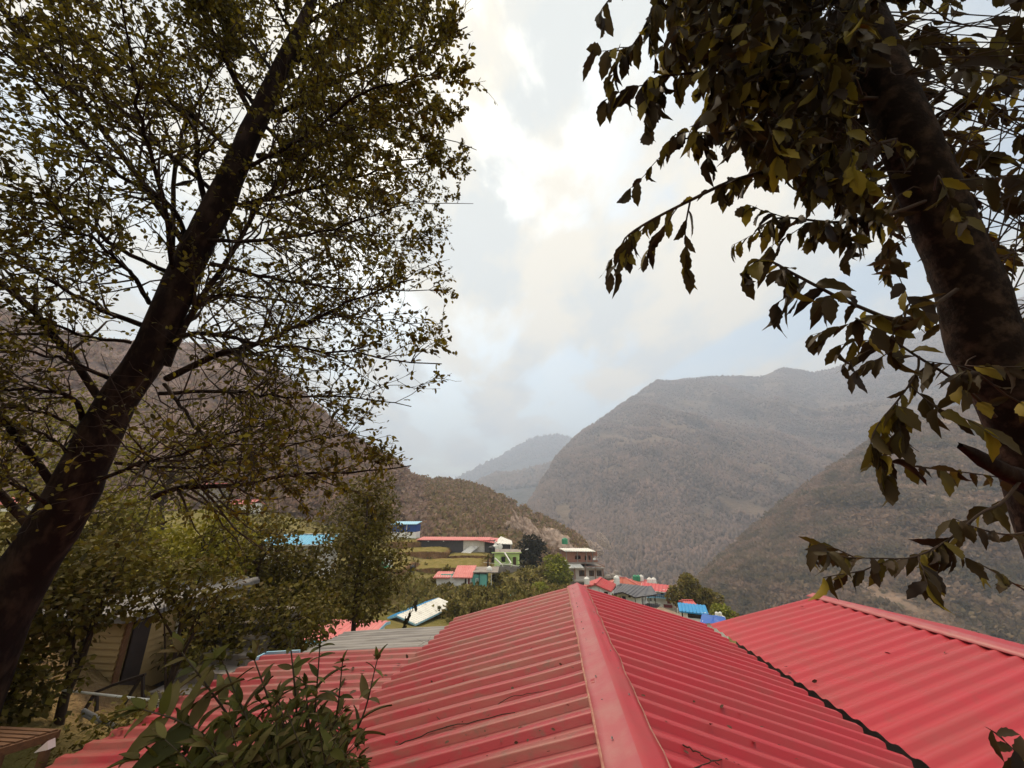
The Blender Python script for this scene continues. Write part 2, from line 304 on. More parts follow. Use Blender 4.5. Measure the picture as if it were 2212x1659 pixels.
def blob_tree(name, base, h, wid, n, ls, m, label, cat='tree', group=None, crown0=0.15, blobs=9, trunk=True, tm=None, lean=0.0, cone=False, bush=False):
    """a tree or bush some way off: tapered trunk with limbs, and a crown of many small leaf faces in uneven clumps"""
    base = np.asarray(base, float); root = empty(name, base); tag(root, label, cat, group)
    C = []; Rr = []
    for b in range(blobs):
        t = (b + rng.random()) / blobs
        prof = (1 - t) ** 0.8 + 0.06 if cone else math.sin(math.pi * (0.18 + 0.74 * t)) ** 0.8
        a = rng.random() * 6.28 + b * 2.4; rr = wid / 2 * prof * (0.30 + 0.42 * rng.random())
        C.append((math.cos(a) * rr + lean * t, math.sin(a) * rr, h * (crown0 + (1 - crown0) * (0.10 + 0.80 * t)))); Rr.append(wid / 2 * prof * (0.42 + 0.25 * rng.random()))
    C = np.array(C); Rr = np.array(Rr)
    w = Rr ** 2 / (Rr ** 2).sum(); k = rng.choice(blobs, n, p=w); u = rdir(n); rad = Rr[k] * (0.45 + 0.65 * rng.random(n) ** 0.6)
    P = C[k] + u * rad[:, None] * np.array([1, 1, 0.78 if not cone else 0.55]); P[:, 2] = np.clip(P[:, 2], 0.05 * h, None)
    D = nrm(u + rng.normal(size=(n, 3)) * 0.7 + np.array([0, 0, -0.2])); Nn = nrm(rng.normal(size=(n, 3)) * 0.6 + np.array([0, 0, 1.0]) + u * 0.4)
    V, F = leaves(P, D, Nn, ls * (0.55 + 0.9 * rng.random(n)), T_CARD)
    mesh('crown' if not bush else 'foliage', V, F, m, root)
    parts = []
    r0 = max(0.04, wid * 0.028)
    top = h * (0.75 if not cone else 0.95)
    tr = np.array([(lean * t, 0, top * t) for t in np.linspace(0, 1, 6)]) + rng.normal(size=(6, 3)) * wid * 0.015 * np.array([1, 1, 0]); tr[0] = (0, 0, -0.4)
    parts.append(tube(tr, np.linspace(r0, r0 * 0.3, 6), 6))
    for b in range(0, blobs, 2):
        s = tr[min(4, 1 + b * 4 // blobs)]; parts.append(tube(np.linspace(s, C[b], 4), np.linspace(r0 * 0.5, r0 * 0.15, 4), 4))
    V, F = cat_(parts); mesh('trunk' if not bush else 'stems', V, F, tm or MAT['twig'], root)
    return root

# ------------------------------------------------------------------ sheets
def corr(E0, E1, T0, T1, pitch=0.25, h=0.030, nv=10, wob=0.0, smoothwave=False):
    """ribbed metal sheet between an eave E0-E1 and a top edge T0-T1, ribs running from eave to top"""
    E0, E1, T0, T1 = (np.array(p, float) for p in (E0, E1, T0, T1))
    n = nrm(np.cross(E1 - E0, T0 - E0)); n = n if n[2] > 0 else -n
    L = np.linalg.norm(T1 - T0); k = max(2, int(round(L / pitch)))
    prof = [(0, 0), (.50, 0), (.56, 1), (.88, 1), (.94, 0)] if not smoothwave else [(i / 6, 0.5 - 0.5 * math.cos(i * math.pi / 3)) for i in range(6)]
    us = []; hs = []
    for i in range(k):
        for a, b in prof: us.append((i + a) / k); hs.append(b * h)
    us.append(1.0); hs.append(0.0); us = np.array(us); hs = np.array(hs); s = np.linspace(0, 1, nv)
    e = E0 + np.outer(us, E1 - E0); t = T0 + np.outer(us, T1 - T0)
    V = e[:, None] * (1 - s)[None, :, None] + t[:, None] * s[None, :, None] + (hs[:, None, None] * n)
    if wob: V = V + n * (wob * (fbm(us[:, None] * k * 0.35 + 3, s[None] * 4, 3) - 0.5))[..., None]
    V = V.reshape(-1, 3); i = (np.arange(len(us) - 1) * nv)[:, None]; j = np.arange(nv - 1)[None]
    F = np.stack([i + j, i + nv + j, i + nv + j + 1, i + j + 1], -1).reshape(-1, 4)
    return V, F

# ------------------------------------------------------------------ ground
CTRL = [at(*p) for p in [(871,1166,105),(930,1186,98),(1000,1197,99),(1095,1199,98),(1095,1223,84),(1140,1222,82),(1265,1292,83),(980,1275,54),(890,1250,68),(832,1228,66),
  (1200,1268,70),(1150,1247,75),(1050,1250,66),(1000,1315,44),(900,1352,36),(845,1300,46),(760,1290,45),(640,1264,40),(520,1092,92),(700,1180,72),(430,1190,44),(300,1290,22),(300,1180,40),
  (60,1150,60),(1360,1322,53),(1425,1328,60),(1498,1352,42),(1548,1352,46),(1290,1292,48),(1620,1420,50),(1900,1560,50),(1700,1420,100),(2200,1600,80),(1450,1400,30),(1250,1420,28),
  (850,1165,114),(1000,1186,118),(1100,1205,121),(1230,1245,127),(1330,1300,140),(1500,1400,150),(2000,1480,180),(300,1110,82),(0,1115,72),(620,1115,100),(60,1100,30),(760,1150,106),
  (230,1560,7.4),(70,1660,5.4),(120,1330,10),(0,1320,7)]] + [np.array(p, float) for p in
  [(0,0,-4.8),(-2,2.5,-4.8),(2,5,-5.4),(4,8,-6.5),(0,-4,-3.5),(-5,0,-3.4),(5,0,-4.8),(8,6,-7.5),(0,12,-7.0),(-4.5,11,-5.6),(-9,3,-2.6),(-6,16,-6.2),(5,16,-9.5),(30,10,-16),(60,20,-35),(-30,0,3),(-40,30,-1),
   (100,60,-70),(0,-30,9),(0,-10,0.0),(-15,-14,5),(14,-14,1),(40,-30,-4)]]
CTRL = np.array(CTRL)
_d = np.linalg.norm(CTRL[:, None, :2] - CTRL[None, :, :2], axis=-1)
_A = np.block([[_d + np.eye(len(CTRL)) * -0.6, np.ones((len(CTRL), 1))], [np.ones((1, len(CTRL))), np.zeros((1, 1))]])
_w = np.linalg.solve(_A, np.append(CTRL[:, 2], 0))
def ground(x, y):
    x = np.asarray(x, float); y = np.asarray(y, float); sh = x.shape; x = x.ravel(); y = y.ravel(); z = np.empty(len(x))
    for a in range(0, len(x), 20000):
        b = slice(a, a + 20000); d = np.sqrt((x[b, None] - CTRL[None, :, 0]) ** 2 + (y[b, None] - CTRL[None, :, 1]) ** 2); z[b] = d @ _w[:-1] + _w[-1]
    r = np.hypot(x, y); k = np.clip((r - 150) / 250, 0, 1); k = k * k * (3 - 2 * k)
    z = z * (1 - k) + k * (-150 + 8 * fbm(x / 300, y / 300, 3))
    # farmed terraces on the slope: flat treads and steep banks, with ragged edges
    mk = np.clip((x + 40) / 5, 0, 1) * np.clip((4 - x) / 5, 0, 1) * np.clip((y - 62) / 5, 0, 1) * np.clip((104 - y) / 4, 0, 1); z = z - 1.5 * mk
    m = 0.0 * np.clip((x + 42) / 6, 0, 1) * np.clip((8 - x) / 5, 0, 1) * np.clip((y - 60) / 5, 0, 1) * np.clip((106 - y) / 4, 0, 1)
    q = z + 0.9 * (fbm(x / 14, y / 14, 3) - 0.5); st = 1.9; f = q / st; fl = np.floor(f); fr = f - fl
    zt = (fl + np.clip((fr - 0.91) / 0.09, 0, 1) ** 1.0 * 1.0) * st + 0.10 * (fr - 0.5)
    z = z * (1 - m) + zt * m + 0.22 * (fbm(x / 2.2, y / 2.2, 3) - 0.5)
    return z.reshape(sh)
def gpt(px, Y, py=1240):
    v = at(px, py, Y); return np.array([v[0], v[1], float(ground(np.array([v[0]]), np.array([v[1]]))[0])])

def slopemat(name, flat, flat2, steep, steep2, scale, lo, hi, patch=None, coordscale=1.0):
    """colour by what grows there: grass on the flats, bare earth on the banks"""
    m = bpy.data.materials.new(name); m.use_nodes = True; t = m.node_tree; nd = t.nodes; L = t.links.new; b = nd['Principled BSDF']
    b.inputs['Roughness'].default_value = 0.95; b.inputs['Specular IOR Level'].default_value = 0.05
    tcd = nd.new('ShaderNodeTexCoord')
    def nz(s, det=8):
        n = nd.new('ShaderNodeTexNoise'); L(tcd.outputs['Object'], n.inputs['Vector']); n.inputs['Scale'].default_value = s; n.inputs['Detail'].default_value = det; n.inputs['Roughness'].default_value = 0.65; return n
    def ramp(f, c1, c2, a, e):
        r = nd.new('ShaderNodeValToRGB'); L(f, r.inputs[0]); r.color_ramp.elements[0].position = a; r.color_ramp.elements[0].color = (*c1, 1); r.color_ramp.elements[1].position = e; r.color_ramp.elements[1].color = (*c2, 1); return r.outputs[0]
    n = nz(scale); c1 = ramp(n.outputs['Fac'], flat, flat2, 0.38, 0.64); c2 = ramp(n.outputs['Fac'], steep, steep2, 0.38, 0.64)
    g = nd.new('ShaderNodeNewGeometry'); s = nd.new('ShaderNodeSeparateXYZ'); L(g.outputs['True Normal'], s.inputs[0])
    k = ramp(s.outputs[2], (1, 1, 1), (0, 0, 0), lo, hi)
    mixn = nd.new('ShaderNodeMix'); mixn.data_type = 'RGBA'; L(k, mixn.inputs[0]); L(c1, mixn.inputs[6]); L(c2, mixn.inputs[7]); o = mixn.outputs[2]
    if patch:
        pc, ps, pa, pe = patch; n2 = nz(ps, 6); k2 = ramp(n2.outputs['Fac'], (0, 0, 0), (1, 1, 1), pa, pe)
        m2 = nd.new('ShaderNodeMix'); m2.data_type = 'RGBA'; L(k2, m2.inputs[0]); L(o, m2.inputs[6]); m2.inputs[7].default_value = (*pc, 1); o = m2.outputs[2]
    L(o, b.inputs['Base Color'])
    n3 = nz(scale * 4, 6); bp = nd.new('ShaderNodeBump'); bp.inputs['Strength'].default_value = 0.7; bp.inputs['Distance'].default_value = 0.35 / scale; L(n3.outputs['Fac'], bp.inputs['Height']); L(bp.outputs[0], b.inputs['Normal'])
    return m
_r = np.concatenate([np.linspace(0.3, 20, 40), np.geomspace(20.5, 60, 60)[0:], np.linspace(60.4, 125, 210), np.geomspace(128, 9000, 60)])
_a = np.radians(np.concatenate([np.linspace(-180, -66, 24), np.linspace(-65, 65, 430), np.linspace(66, 180, 24)]))
_R, _Az = np.meshgrid(_r, _a); _X = _R * np.sin(_Az); _Y = _R * np.cos(_Az); _Z = ground(_X, _Y)
_i = (np.arange(len(_a) - 1) * len(_r))[:, None]; _j = np.arange(len(_r) - 1)[None]
mesh('ground', np.stack([_X, _Y, _Z], -1).reshape(-1, 3), np.stack([_i + _j, _i + _j + 1, _i + len(_r) + _j + 1, _i + len(_r) + _j], -1).reshape(-1, 4),
     slopemat('slope_ground', (0.15, 0.135, 0.035), (0.25, 0.195, 0.075), (0.13, 0.080, 0.042), (0.26, 0.165, 0.09), 0.35, 0.80, 0.93))['kind'] = 'structure'

# ------------------------------------------------------------------ hills and mountains
def hill(name, ridge, foot, nu, nv, amp, gs, m, back=0.6, bulge=0.06):
    """a hillside spanning a ridge line and a foot line, with gullies, and its far side falling away behind"""
    Rg = np.array([at(*p) for p in ridge]); Ft = np.array([at(*p) for p in foot])
    rs = lambda C: np.stack([np.interp(np.linspace(0, len(C) - 1, nu), np.arange(len(C)), C[:, k]) for k in range(3)], -1)
    Rg = rs(Rg); Ft = rs(Ft); s = np.linspace(0, 1, nv)
    V = Rg[:, None] * (1 - s)[None, :, None] + Ft[:, None] * s[None, :, None]
    hgt = np.abs(Rg[:, 2] - Ft[:, 2])[:, None]
    V[..., 2] -= bulge * hgt * np.sin(math.pi * s)[None] * -1
    d = Rg[:, :2] - Ft[:, :2]; d = nrm(d)
    wx = V[..., 0] + V[..., 1] * 0.15; q = fbm(wx / gs + 5, V[..., 2] / gs * 0.55, 4); rid = 1 - np.abs(2 * q - 1)
    fade = np.sin(math.pi * np.clip(s * 1.02, 0, 1)) ** 0.6; fade[0] = 0
    off = amp * ((rid - 0.75) * 1.6 + (fbm(wx / gs * 4, V[..., 2] / gs * 4, 4) - 0.5) * 0.7) * fade[None]
    if name == 'mountain': off = off * np.clip(np.linspace(0, 1, nu) / .14, .12, 1)[:, None]
    V[..., :2] -= d[:, None] * off[..., None]; V[..., 2] += off * 0.35
    nb = 5; B = []
    for i in range(nb, 0, -1):
        t = i / nb; b = Rg.copy(); b[:, :2] += d * (hgt * back * 1.6 * t); b[:, 2] -= hgt[:, 0] * t * back; B.append(b)
    V = np.concatenate([np.stack(B, 1), V], 1); nvt = nv + nb
    i = (np.arange(nu - 1) * nvt)[:, None]; j = np.arange(nvt - 1)[None]
    F = np.stack([i + j, i + j + 1, i + nvt + j + 1, i + nvt + j], -1).reshape(-1, 4)
    o = mesh(name, V.reshape(-1, 3), F, m, smooth=True); o['kind'] = 'structure'
    return V[:, nb:]
def scatter_on(V, n, s_lo=0.0, s_hi=1.0, ridge_bias=0.0):
    nu, nv = V.shape[:2]; u = rng.random(n) * (nu - 1.001); s = rng.random(n)
    if ridge_bias: k = rng.random(n) < ridge_bias; s[k] = rng.random(k.sum()) * 0.02
    s = (s_lo + (s_hi - s_lo) * s) * (nv - 1.001); i = u.astype(int); j = s.astype(int); f = (u - i)[:, None]; g = (s - j)[:, None]
    return V[i, j]*(1-f)*(1-g) + V[i+1, j]*f*(1-g) + V[i, j+1]*(1-f)*g + V[i+1, j+1]*f*g
def lumps(P, size, aspect=1.3, k=1):
    """small uneven tree shapes"""
    bmv = np.array([(1,0,0),(.31,.95,0),(-.81,.59,0),(-.81,-.59,0),(.31,-.95,0),(.6,.3,.75),(-.25,.7,.7),(-.6,-.4,.8),(.3,-.6,.7),(0,0,1.25),(.5,.3,-.7),(-.5,.3,-.7),(0,-.6,-.7)], float)
    f = [(0,1,5),(1,6,5),(1,2,6),(2,7,6),(2,3,7),(3,8,7),(3,4,8),(4,5,8),(4,0,5),(5,6,9),(6,7,9),(7,8,9),(8,5,9),(0,10,1),(1,10,11),(1,11,2),(2,11,3),(3,11,12),(3,12,4),(4,12,0),(0,12,10)]
    f = np.array(f); n = len(P); a = rng.random(n) * 6.28; ca, sa = np.cos(a), np.sin(a)
    J = bmv[None] * (1 + 0.35 * rng.normal(size=(n, len(bmv), 1)).clip(-1.4, 1.4)); x = J[..., 0]*ca[:, None]-J[..., 1]*sa[:, None]; y = J[..., 0]*sa[:, None]+J[..., 1]*ca[:, None]
    sz = size * (0.55 + 0.9 * rng.random(n) ** 1.6); hh = aspect * (0.8 + 0.5 * rng.random(n))
    V = np.stack([P[:, 0:1] + x * sz[:, None] * .5, P[:, 1:2] + y * sz[:, None] * .5, P[:, 2:3] + (J[..., 2] * .5 * hh[:, None] + .25) * sz[:, None]], -1)
    return V.reshape(-1, 3), (f[None] + (np.arange(n) * len(bmv))[:, None, None]).reshape(-1, 3)
def bushes(P, size, nl=16):
    """scrub: each bush a loose clump of leaf faces"""
    n = len(P); sz = size * (0.5 + 1.0 * rng.random(n) ** 1.5); k = np.repeat(np.arange(n), nl); u = rdir(n * nl); u[:, 2] = np.abs(u[:, 2])
    Q = P[k] + u * sz[k, None] * 0.5 * (0.5 + 0.5 * rng.random((n * nl, 1))) * np.array([1, 1, 1.2])
    return leaves(Q, nrm(u + rng.normal(size=u.shape) * 0.6), nrm(rng.normal(size=u.shape) * .7 + np.array([0, 0, 1])), sz[k] * (0.35 + 0.3 * rng.random(n * nl)), T_CARD)
hm = lambda nm, a, b, c, d_, sc, patch=None: slopemat(nm, a, b, c, d_, sc, 0.55, 0.8, patch)
far = hill('far_mountain', [(880,1085,3000),(985,1033,3000),(1050,1000,3050),(1085,985,3050),(1110,968,3100),(1140,952,3100),(1165,943,3100),(1205,938,3100),(1245,950,3100),(1300,985,3100),(1370,1010,3100)],
  [(880,1130,2300),(1370,1130,2300)], 120, 40, 30, 300, hm('far_slope', (0.09,0.08,0.06), (0.13,0.11,0.09), (0.09,0.08,0.06), (0.14,0.12,0.10), 0.01))
mid = hill('valley_mountain', [(940,1072,1900),(1030,1043,1900),(1070,1026,1900),(1130,1020,1850),(1200,1000,1800),(1270,970,1800)], [(940,1120,1300),(1130,1130,1250),(1270,1130,1200)], 120, 40, 25, 200,
  hm('valley_slope', (0.07,0.06,0.045), (0.12,0.10,0.08), (0.07,0.06,0.045), (0.12,0.10,0.08), 0.015))
mtn = hill('mountain', [(1135,1098,900),(1150,1078,940),(1170,1040,1000),(1200,990,1120),(1240,948,1280),(1270,925,1330),(1300,905,1380),(1360,862,1450),(1395,838,1500),(1420,822,1520),(1450,824,1540),(1480,820,1560),(1560,812,1580),(1600,814,1580),(1640,815,1580),(1690,795,1580),(1720,798,1580),(1760,805,1580),(1820,790,1540),(1860,770,1520),(1900,748,1500),(1960,728,1450),(2060,690,1400),(2212,640,1300),(2420,640,1150)],
  [(1135,1112,720),(1200,1160,620),(1250,1195,570),(1300,1240,520),(1350,1275,490),(1420,1300,470),(1500,1300,470),(1600,1290,480),(1700,1270,500),(1800,1250,520),(1900,1230,520),(2060,1200,520),(2420,1150,520)], 420, 200, 95, 230,
  bulge=-0.035, m=hm('mountain_slope', (0.14,0.10,0.066), (0.21,0.15,0.105), (0.15,0.105,0.07), (0.27,0.19,0.14), 0.03, ((0.30,0.24,0.16), 0.011, 0.66, 0.70)))
spur = hill('mountain_spur', [(2460,790,420),(2212,850,420),(2050,885,430),(1950,918,440),(1880,955,440),(1800,1010,430),(1720,1068,420),(1640,1132,400),(1570,1197,380),(1500,1265,350),(1440,1320,330)],
  [(2460,1560,190),(2212,1500,190),(2050,1450,200),(1950,1430,210),(1880,1420,220),(1800,1400,230),(1720,1390,240),(1640,1380,250),(1570,1370,260),(1500,1360,280),(1440,1350,300)], 220, 160, 20, 75,
  hm('spur_slope', (0.20,0.14,0.095), (0.31,0.21,0.145), (0.20,0.14,0.095), (0.34,0.23,0.165), 0.08))
lefth = hill('left_hill', [(-260,585,240),(-60,640,255),(0,672,262),(60,700,268),(120,715,275),(200,735,285),(300,742,292),(400,745,298),(470,755,300),(520,770,300),(560,785,296),(600,805,290),(630,830,285),(660,858,280),(690,890,272),(720,918,265),(755,945,256),(790,968,250),(820,986,243),(850,1003,236),(910,1045,220)],
  [(-260,1130,62),(0,1118,72),(150,1116,76),(300,1115,82),(450,1110,90),(550,1108,97),(620,1116,101),(690,1128,105),(760,1148,107),(820,1163,110),(880,1172,113),(930,1182,116)], 260, 160, 12, 40,
  hm('left_slope', (0.20,0.14,0.115), (0.29,0.20,0.17), (0.19,0.135,0.11), (0.31,0.22,0.185), 0.10))
midh = hill('ridge_hill', [(760,1000,330),(850,1022,310),(880,1029,305),(920,1035,297),(960,1038,290),(1000,1044,280),(1030,1052,270),(1065,1065,260),(1090,1078,250),(1120,1094,238),(1150,1110,225),(1180,1127,213),(1205,1142,203),(1225,1153,196),(1245,1166,188),(1262,1183,182)],
  [(760,1160,110),(850,1168,113),(920,1176,116),(980,1184,118),(1040,1196,120),(1100,1210,122),(1160,1228,124),(1210,1242,126),(1250,1256,129),(1275,1268,135)], 240, 150, 7, 26,
  hm('ridge_slope', (0.18,0.125,0.085), (0.27,0.185,0.135), (0.18,0.125,0.088), (0.32,0.23,0.175), 0.16))
def stuff(name, VF, m, label):
    o = mesh(name, VF[0], VF[1], m); tag(o, label, 'vegetation', kind='stuff'); return o
P = np.concatenate([scatter_on(midh, 9000), scatter_on(midh, 500, 0, 0.02)])
keep = fbm(P[:, 0] / 9, P[:, 2] / 9, 3) + 0.25 * rng.random(len(P)) > 0.52
stuff('hill_scrub', bushes(P[keep], 2.6, 14), MAT['scrub'], 'dry brown and olive scrub covering the low ridge hill')
P = np.concatenate([scatter_on(lefth, 12000), scatter_on(lefth, 700, 0, 0.02)])
keep = fbm(P[:, 0] / 14, P[:, 2] / 14, 3) + 0.3 * rng.random(len(P)) > 0.62
stuff('dry_hillside_scrub', bushes(P[keep], 2.8, 12), MAT['scrubL'], 'sparse dry purple-brown scrub on the steep left hill')
P = np.concatenate([scatter_on(spur, 36000), scatter_on(spur, 800, 0, 0.03)])
keep = fbm(P[:, 0] / 30, P[:, 2] / 22, 3) + 0.3 * rng.random(len(P)) > 0.58
stuff('spur_forest', bushes(P[keep], 4.2, 12), MAT['spurf'], 'brown and olive forest covering the nearer right hand spur')
P = np.concatenate([scatter_on(mtn, 60000), scatter_on(mtn, 22000, 0.5, 1.0), scatter_on(mtn, 1800, 0, 0.012)])
keep = fbm(P[:, 0] / 70, P[:, 2] / 50, 3) + 0.3 * rng.random(len(P)) > 0.56
stuff('mountain_forest', lumps(P[keep], 5.2, 1.3), MAT['forest'], 'hazy forest on the big mountain across the valley')
P = np.concatenate([scatter_on(mid, 3000, 0, 0.5), scatter_on(far, 2500, 0, 0.4)])
stuff('distant_forest', lumps(P, 15, 1.0), MAT['forest'], 'blue hazy woods on the two farthest mountains')
# ------------------------------------------------------------------ the red roof in front
h0 = -1.4
R0 = onz(1387, 1659, h0); R1 = onz(1247, 1261, h0); UU = nrm(R1 - R0); VV = np.array([UU[1], -UU[0], 0.0])
RN = R0 - UU * 1.9                                           # the ridge goes on behind the frame
LF = onpl(984, 1339, R1, UU); RF = onpl(1521, 1351, R1, UU)  # far eave corners
nl = nrm(np.cross(UU, LF - R1)); nr_ = nrm(np.cross(UU, RF - R1))
LNv = onpl(792, 1520, R1, nl); RNv = onpl(1975, 1659, R1, nr_)
R0 = R0 - np.array([0, 0, .058]); R1 = R1 - np.array([0, 0, .058]); RN = R0 - UU * 1.9
def ext(a, b, u): k = np.dot(u - a, UU) / np.dot(b - a, UU); return a + (b - a) * k
LN = ext(LF, LNv, RN); RNr = ext(RF, RNv, RN)
root = empty('red_roof_building', (R0 + R1) / 2 * np.array([1, 1, 0]) + np.array([0, 0, -5.2]))
tag(root, 'long low building under the big dusty red ribbed roof with the ridge cap', 'building')
RL = tuple(root.location)
def child(name, VF, m, parent=root, origin=RL, label=None, smooth=False):
    o = mesh(name, VF[0], VF[1], m, None, smooth, loc=origin); o.parent = parent; o.location = (0, 0, 0)
    if label: o['label'] = label
    return o
child('roof_sheet', corr(LN, LF, RN, R1, 0.25, 0.046, 26, 0.02), MAT['reddust'], label='dusty darker slope littered with twigs and dry leaves')
child('roof_sheet', corr(RNr, RF, RN, R1, 0.25, 0.040, 26, 0.012), MAT['red'], label='cleaner slope running down to the gutter')
# ridge cap: a folded sheet lying on the ribs, its edges turned down
m = 60; wl_, wr_ = 0.22, 0.19
def capline(s, wdt, dz, nz=0.0):
    t = np.linspace(0, 1, m); P = RN + np.outer(t, R1 + UU * 0.05 - RN)
    w = wdt * (1 - 0.12 * t) + nz * (fbm(t * 22 + s * 7, t * 0 + s, 3) - 0.5)
    slope = math.tan(math.radians(15.8)); return P + np.outer(s * w, VV) + np.outer(-w * slope + dz, [0, 0, 1])
sag = 0.024 * (fbm(np.linspace(0, 14, m), np.zeros(m) + 4, 3) - 0.5)
rows = [capline(-1, wl_, 0.012, 0.016), capline(-1, wl_, 0.058, 0.016), capline(-1, wl_ * .72, 0.060), capline(-1, wl_ * .36, 0.062), capline(-1, 0.0, 0.074), capline(1, wr_ * .36, 0.062), capline(1, wr_ * .72, 0.059), capline(1, wr_, 0.058, 0.035), capline(1, wr_, 0.010, 0.035)]
for r, k in ((2, 1.3), (3, 0.8), (5, 1), (6, 1.6)): rows[r][:, 2] += sag * k * (1 if r < 5 else -1) + 0.008 * (vnoise(np.arange(m) * 0.9 + r, np.zeros(m)) - 0.5)
V = np.stack(rows, 1); nrw = len(rows); i = (np.arange(m - 1) * nrw)[:, None]; j = np.arange(nrw - 1)[None]
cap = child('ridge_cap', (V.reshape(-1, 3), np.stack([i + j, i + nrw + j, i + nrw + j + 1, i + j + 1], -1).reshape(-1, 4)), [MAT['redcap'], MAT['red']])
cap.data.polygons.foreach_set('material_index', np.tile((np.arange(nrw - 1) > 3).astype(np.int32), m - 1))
for sgn, wd, q in ((-1, wl_, 0.016), (1, wr_, 0.035)):        # the hem, caked with pale dust
    a = capline(sgn, wd, 0.0605, q); t_ = 0.007 + 0.007 * vnoise(np.arange(m) * 1.7 + sgn, np.zeros(m))
    b = a - np.outer(t_ * sgn, VV); b[:, 2] += t_ * .285; c = a + VV * sgn * 0.004 + np.array([0, 0, -0.012])
    V = np.stack([b, a, c], 1); i = (np.arange(m - 1) * 3)[:, None]; j = np.arange(2)[None]
    child('hem', (V.reshape(-1, 3), np.stack([i + j, i + 3 + j, i + 4 + j, i + j + 1], -1).reshape(-1, 4)), MAT['lip'], cap, RL)
scr = MB().lathe([(0.0085, 0), (0.0085, 0.002), (0.0048, 0.003), (0.0048, 0.009), (0.003, 0.011)], n=8)
_s0 = None
for q, (tt, sd) in enumerate([(0.30,-1),(0.37,-1),(0.385,1),(0.43,-1),(0.455,1),(0.50,-1),(0.52,1),(0.56,-1),(0.565,-1),(0.60,1),(0.62,-1),(0.66,-1),(0.665,1),(0.71,-1),(0.73,1),(0.77,-1),(0.80,-1),(0.83,1),(0.86,-1),(0.90,-1),(0.93,1),(0.955,-1)]):
    w = (wl_ * .55 if sd < 0 else wr_ * .62) * (1 - 0.12 * tt); p = RN + (R1 - RN) * tt + VV * sd * w + np.array([0, 0, -w * 0.283 + 0.061])
    if _s0 is None: _s0 = scr.build('screw', MAT['steel'], cap); o = _s0
    else: o = _s0.copy(); SC.collection.objects.link(o)
    o.location = tuple(p - np.array(RL))
b = MB()
for sgn, E0, E1 in ((-1, LN, LF), (1, RNr, RF)):
    e0 = E0 - VV * sgn * 0.35 + np.array([0, 0, -0.02]); e1 = E1 - VV * sgn * 0.35 - UU * 0.3 + np.array([0, 0, -0.02])
    b.prism([e0, e1, np.array([*e1[:2], -9.0]), np.array([*e0[:2], -9.0])], -VV * sgn * 0.2)
g0 = LF + VV * 0.57 - UU * 0.3; g1 = RF - VV * 0.57 - UU * 0.3; rg = R1 - UU * 0.3 + np.array([0, 0, -0.1])
b.prism([g0 + np.array([0,0,-.08]), rg, g1 + np.array([0,0,-.08]), np.array([*g1[:2], -9.0]), np.array([*g0[:2], -9.0])], -UU * 0.2)
o = b.build('wall', MAT['white'], None, loc=RL); o.parent = root; o.location = (0, 0, 0)
NEAR = (LN, LF, RN, R1, RNr, RF, nl, nr_)
def on_left(x, y, up=0.05): return onpl(x, y, R1 + (nl if nl[2] > 0 else -nl) * up, nl)
def on_right(x, y, up=0.05): return onpl(x, y, R1 + (nr_ if nr_[2] > 0 else -nr_) * up, nr_)

# ------------------------------------------------------------------ the red roof on the right
A = onpl(1529, 1350, R1 + UU * 0.05, UU) ; A[2] += 0.0
A = RF + VV * 0.085 + UU * 0.04 + np.array([0, 0, 0.005])
Cn = RNv + VV * 0.075 + np.array([0, 0, 0.0]); Cn = onz(2006, 1659, RNv[2] + 0.01)
eu = nrm(Cn - A); B = onpl(1765, 1288, A, np.array([eu[0], eu[1], 0]) / np.hypot(*eu[:2])); Dn = onz(2212, 1412, B[2]); Dx = B + (Dn - B) * 1.9; Cx = A + (Cn - A) * 1.55
rootB = empty('red_roof_building', (float(A[0] + 3), 5.5, -6.6)); tag(rootB, 'neighbouring building under the brighter red ribbed roof beyond the shadowed gutter gap', 'building')
RB = tuple(rootB.location)
child('roof_sheet', corr(Cx, A, Dx, B, 0.20, 0.034, 24, 0.01, True), MAT['red'], rootB, RB)
nB = nrm(np.cross(A - Cx, B - A)); nB = nB if nB[2] > 0 else -nB; rdir_ = nrm(Dx - B); perp = nrm(np.cross(rdir_, nB)); perp = perp if perp[0] > 0 else -perp
m2 = 40; t = np.linspace(-0.01, 1, m2)[:, None]; L0 = B + (Dx - B) * t
ww = 0.16
rows = [L0 - perp * ww + nB * 0.030, L0 - perp * ww + nB * 0.040, L0 + nB * 0.052, L0 + np.array([perp[0], perp[1], -perp[2]]) * ww + nB * 0.03 - np.array([0, 0, .03])]
rows[1] = rows[1] + nB * 0.010 * (fbm(t * 24, t * 0, 3) - 0.5)
V = np.stack(rows, 1); nrw = 4; i = (np.arange(m2 - 1) * nrw)[:, None]; j = np.arange(nrw - 1)[None]
child('ridge_cap', (V.reshape(-1, 3), np.stack([i + j, i + nrw + j, i + nrw + j + 1, i + j + 1], -1).reshape(-1, 4)), MAT['redcap'], rootB, RB)
# far slope and walls
FB = B + np.array([perp[0], perp[1], -perp[2]]) * 2.6; FD = Dx + np.array([perp[0], perp[1], -perp[2]]) * 2.6
child('roof_sheet', corr(FD, FB, Dx, B, 0.20, 0.034, 8, 0, True), MAT['red'], rootB, RB)
gw = MB(); e0 = A + VV * 0.35 - UU * .25; e1 = FB - VV * .3 - UU * .25; tp = B - UU * .25 - np.array([0, 0, .1])
gw.prism([e0 + np.array([0,0,.0]), tp, e1, np.array([*e1[:2], -11.]), np.array([*e0[:2], -11.])], -UU * 0.2)
c0 = Cx + VV * 0.35; gw.prism([e0 - UU * .2 + np.array([0,0,.02]), c0, np.array([*c0[:2], -11.]), np.array([*e0[:2], -11.]) - UU * .2], VV * 0.2)
o = gw.build('wall', MAT['concrete'], None, loc=RB); o.parent = rootB; o.location = (0, 0, 0)
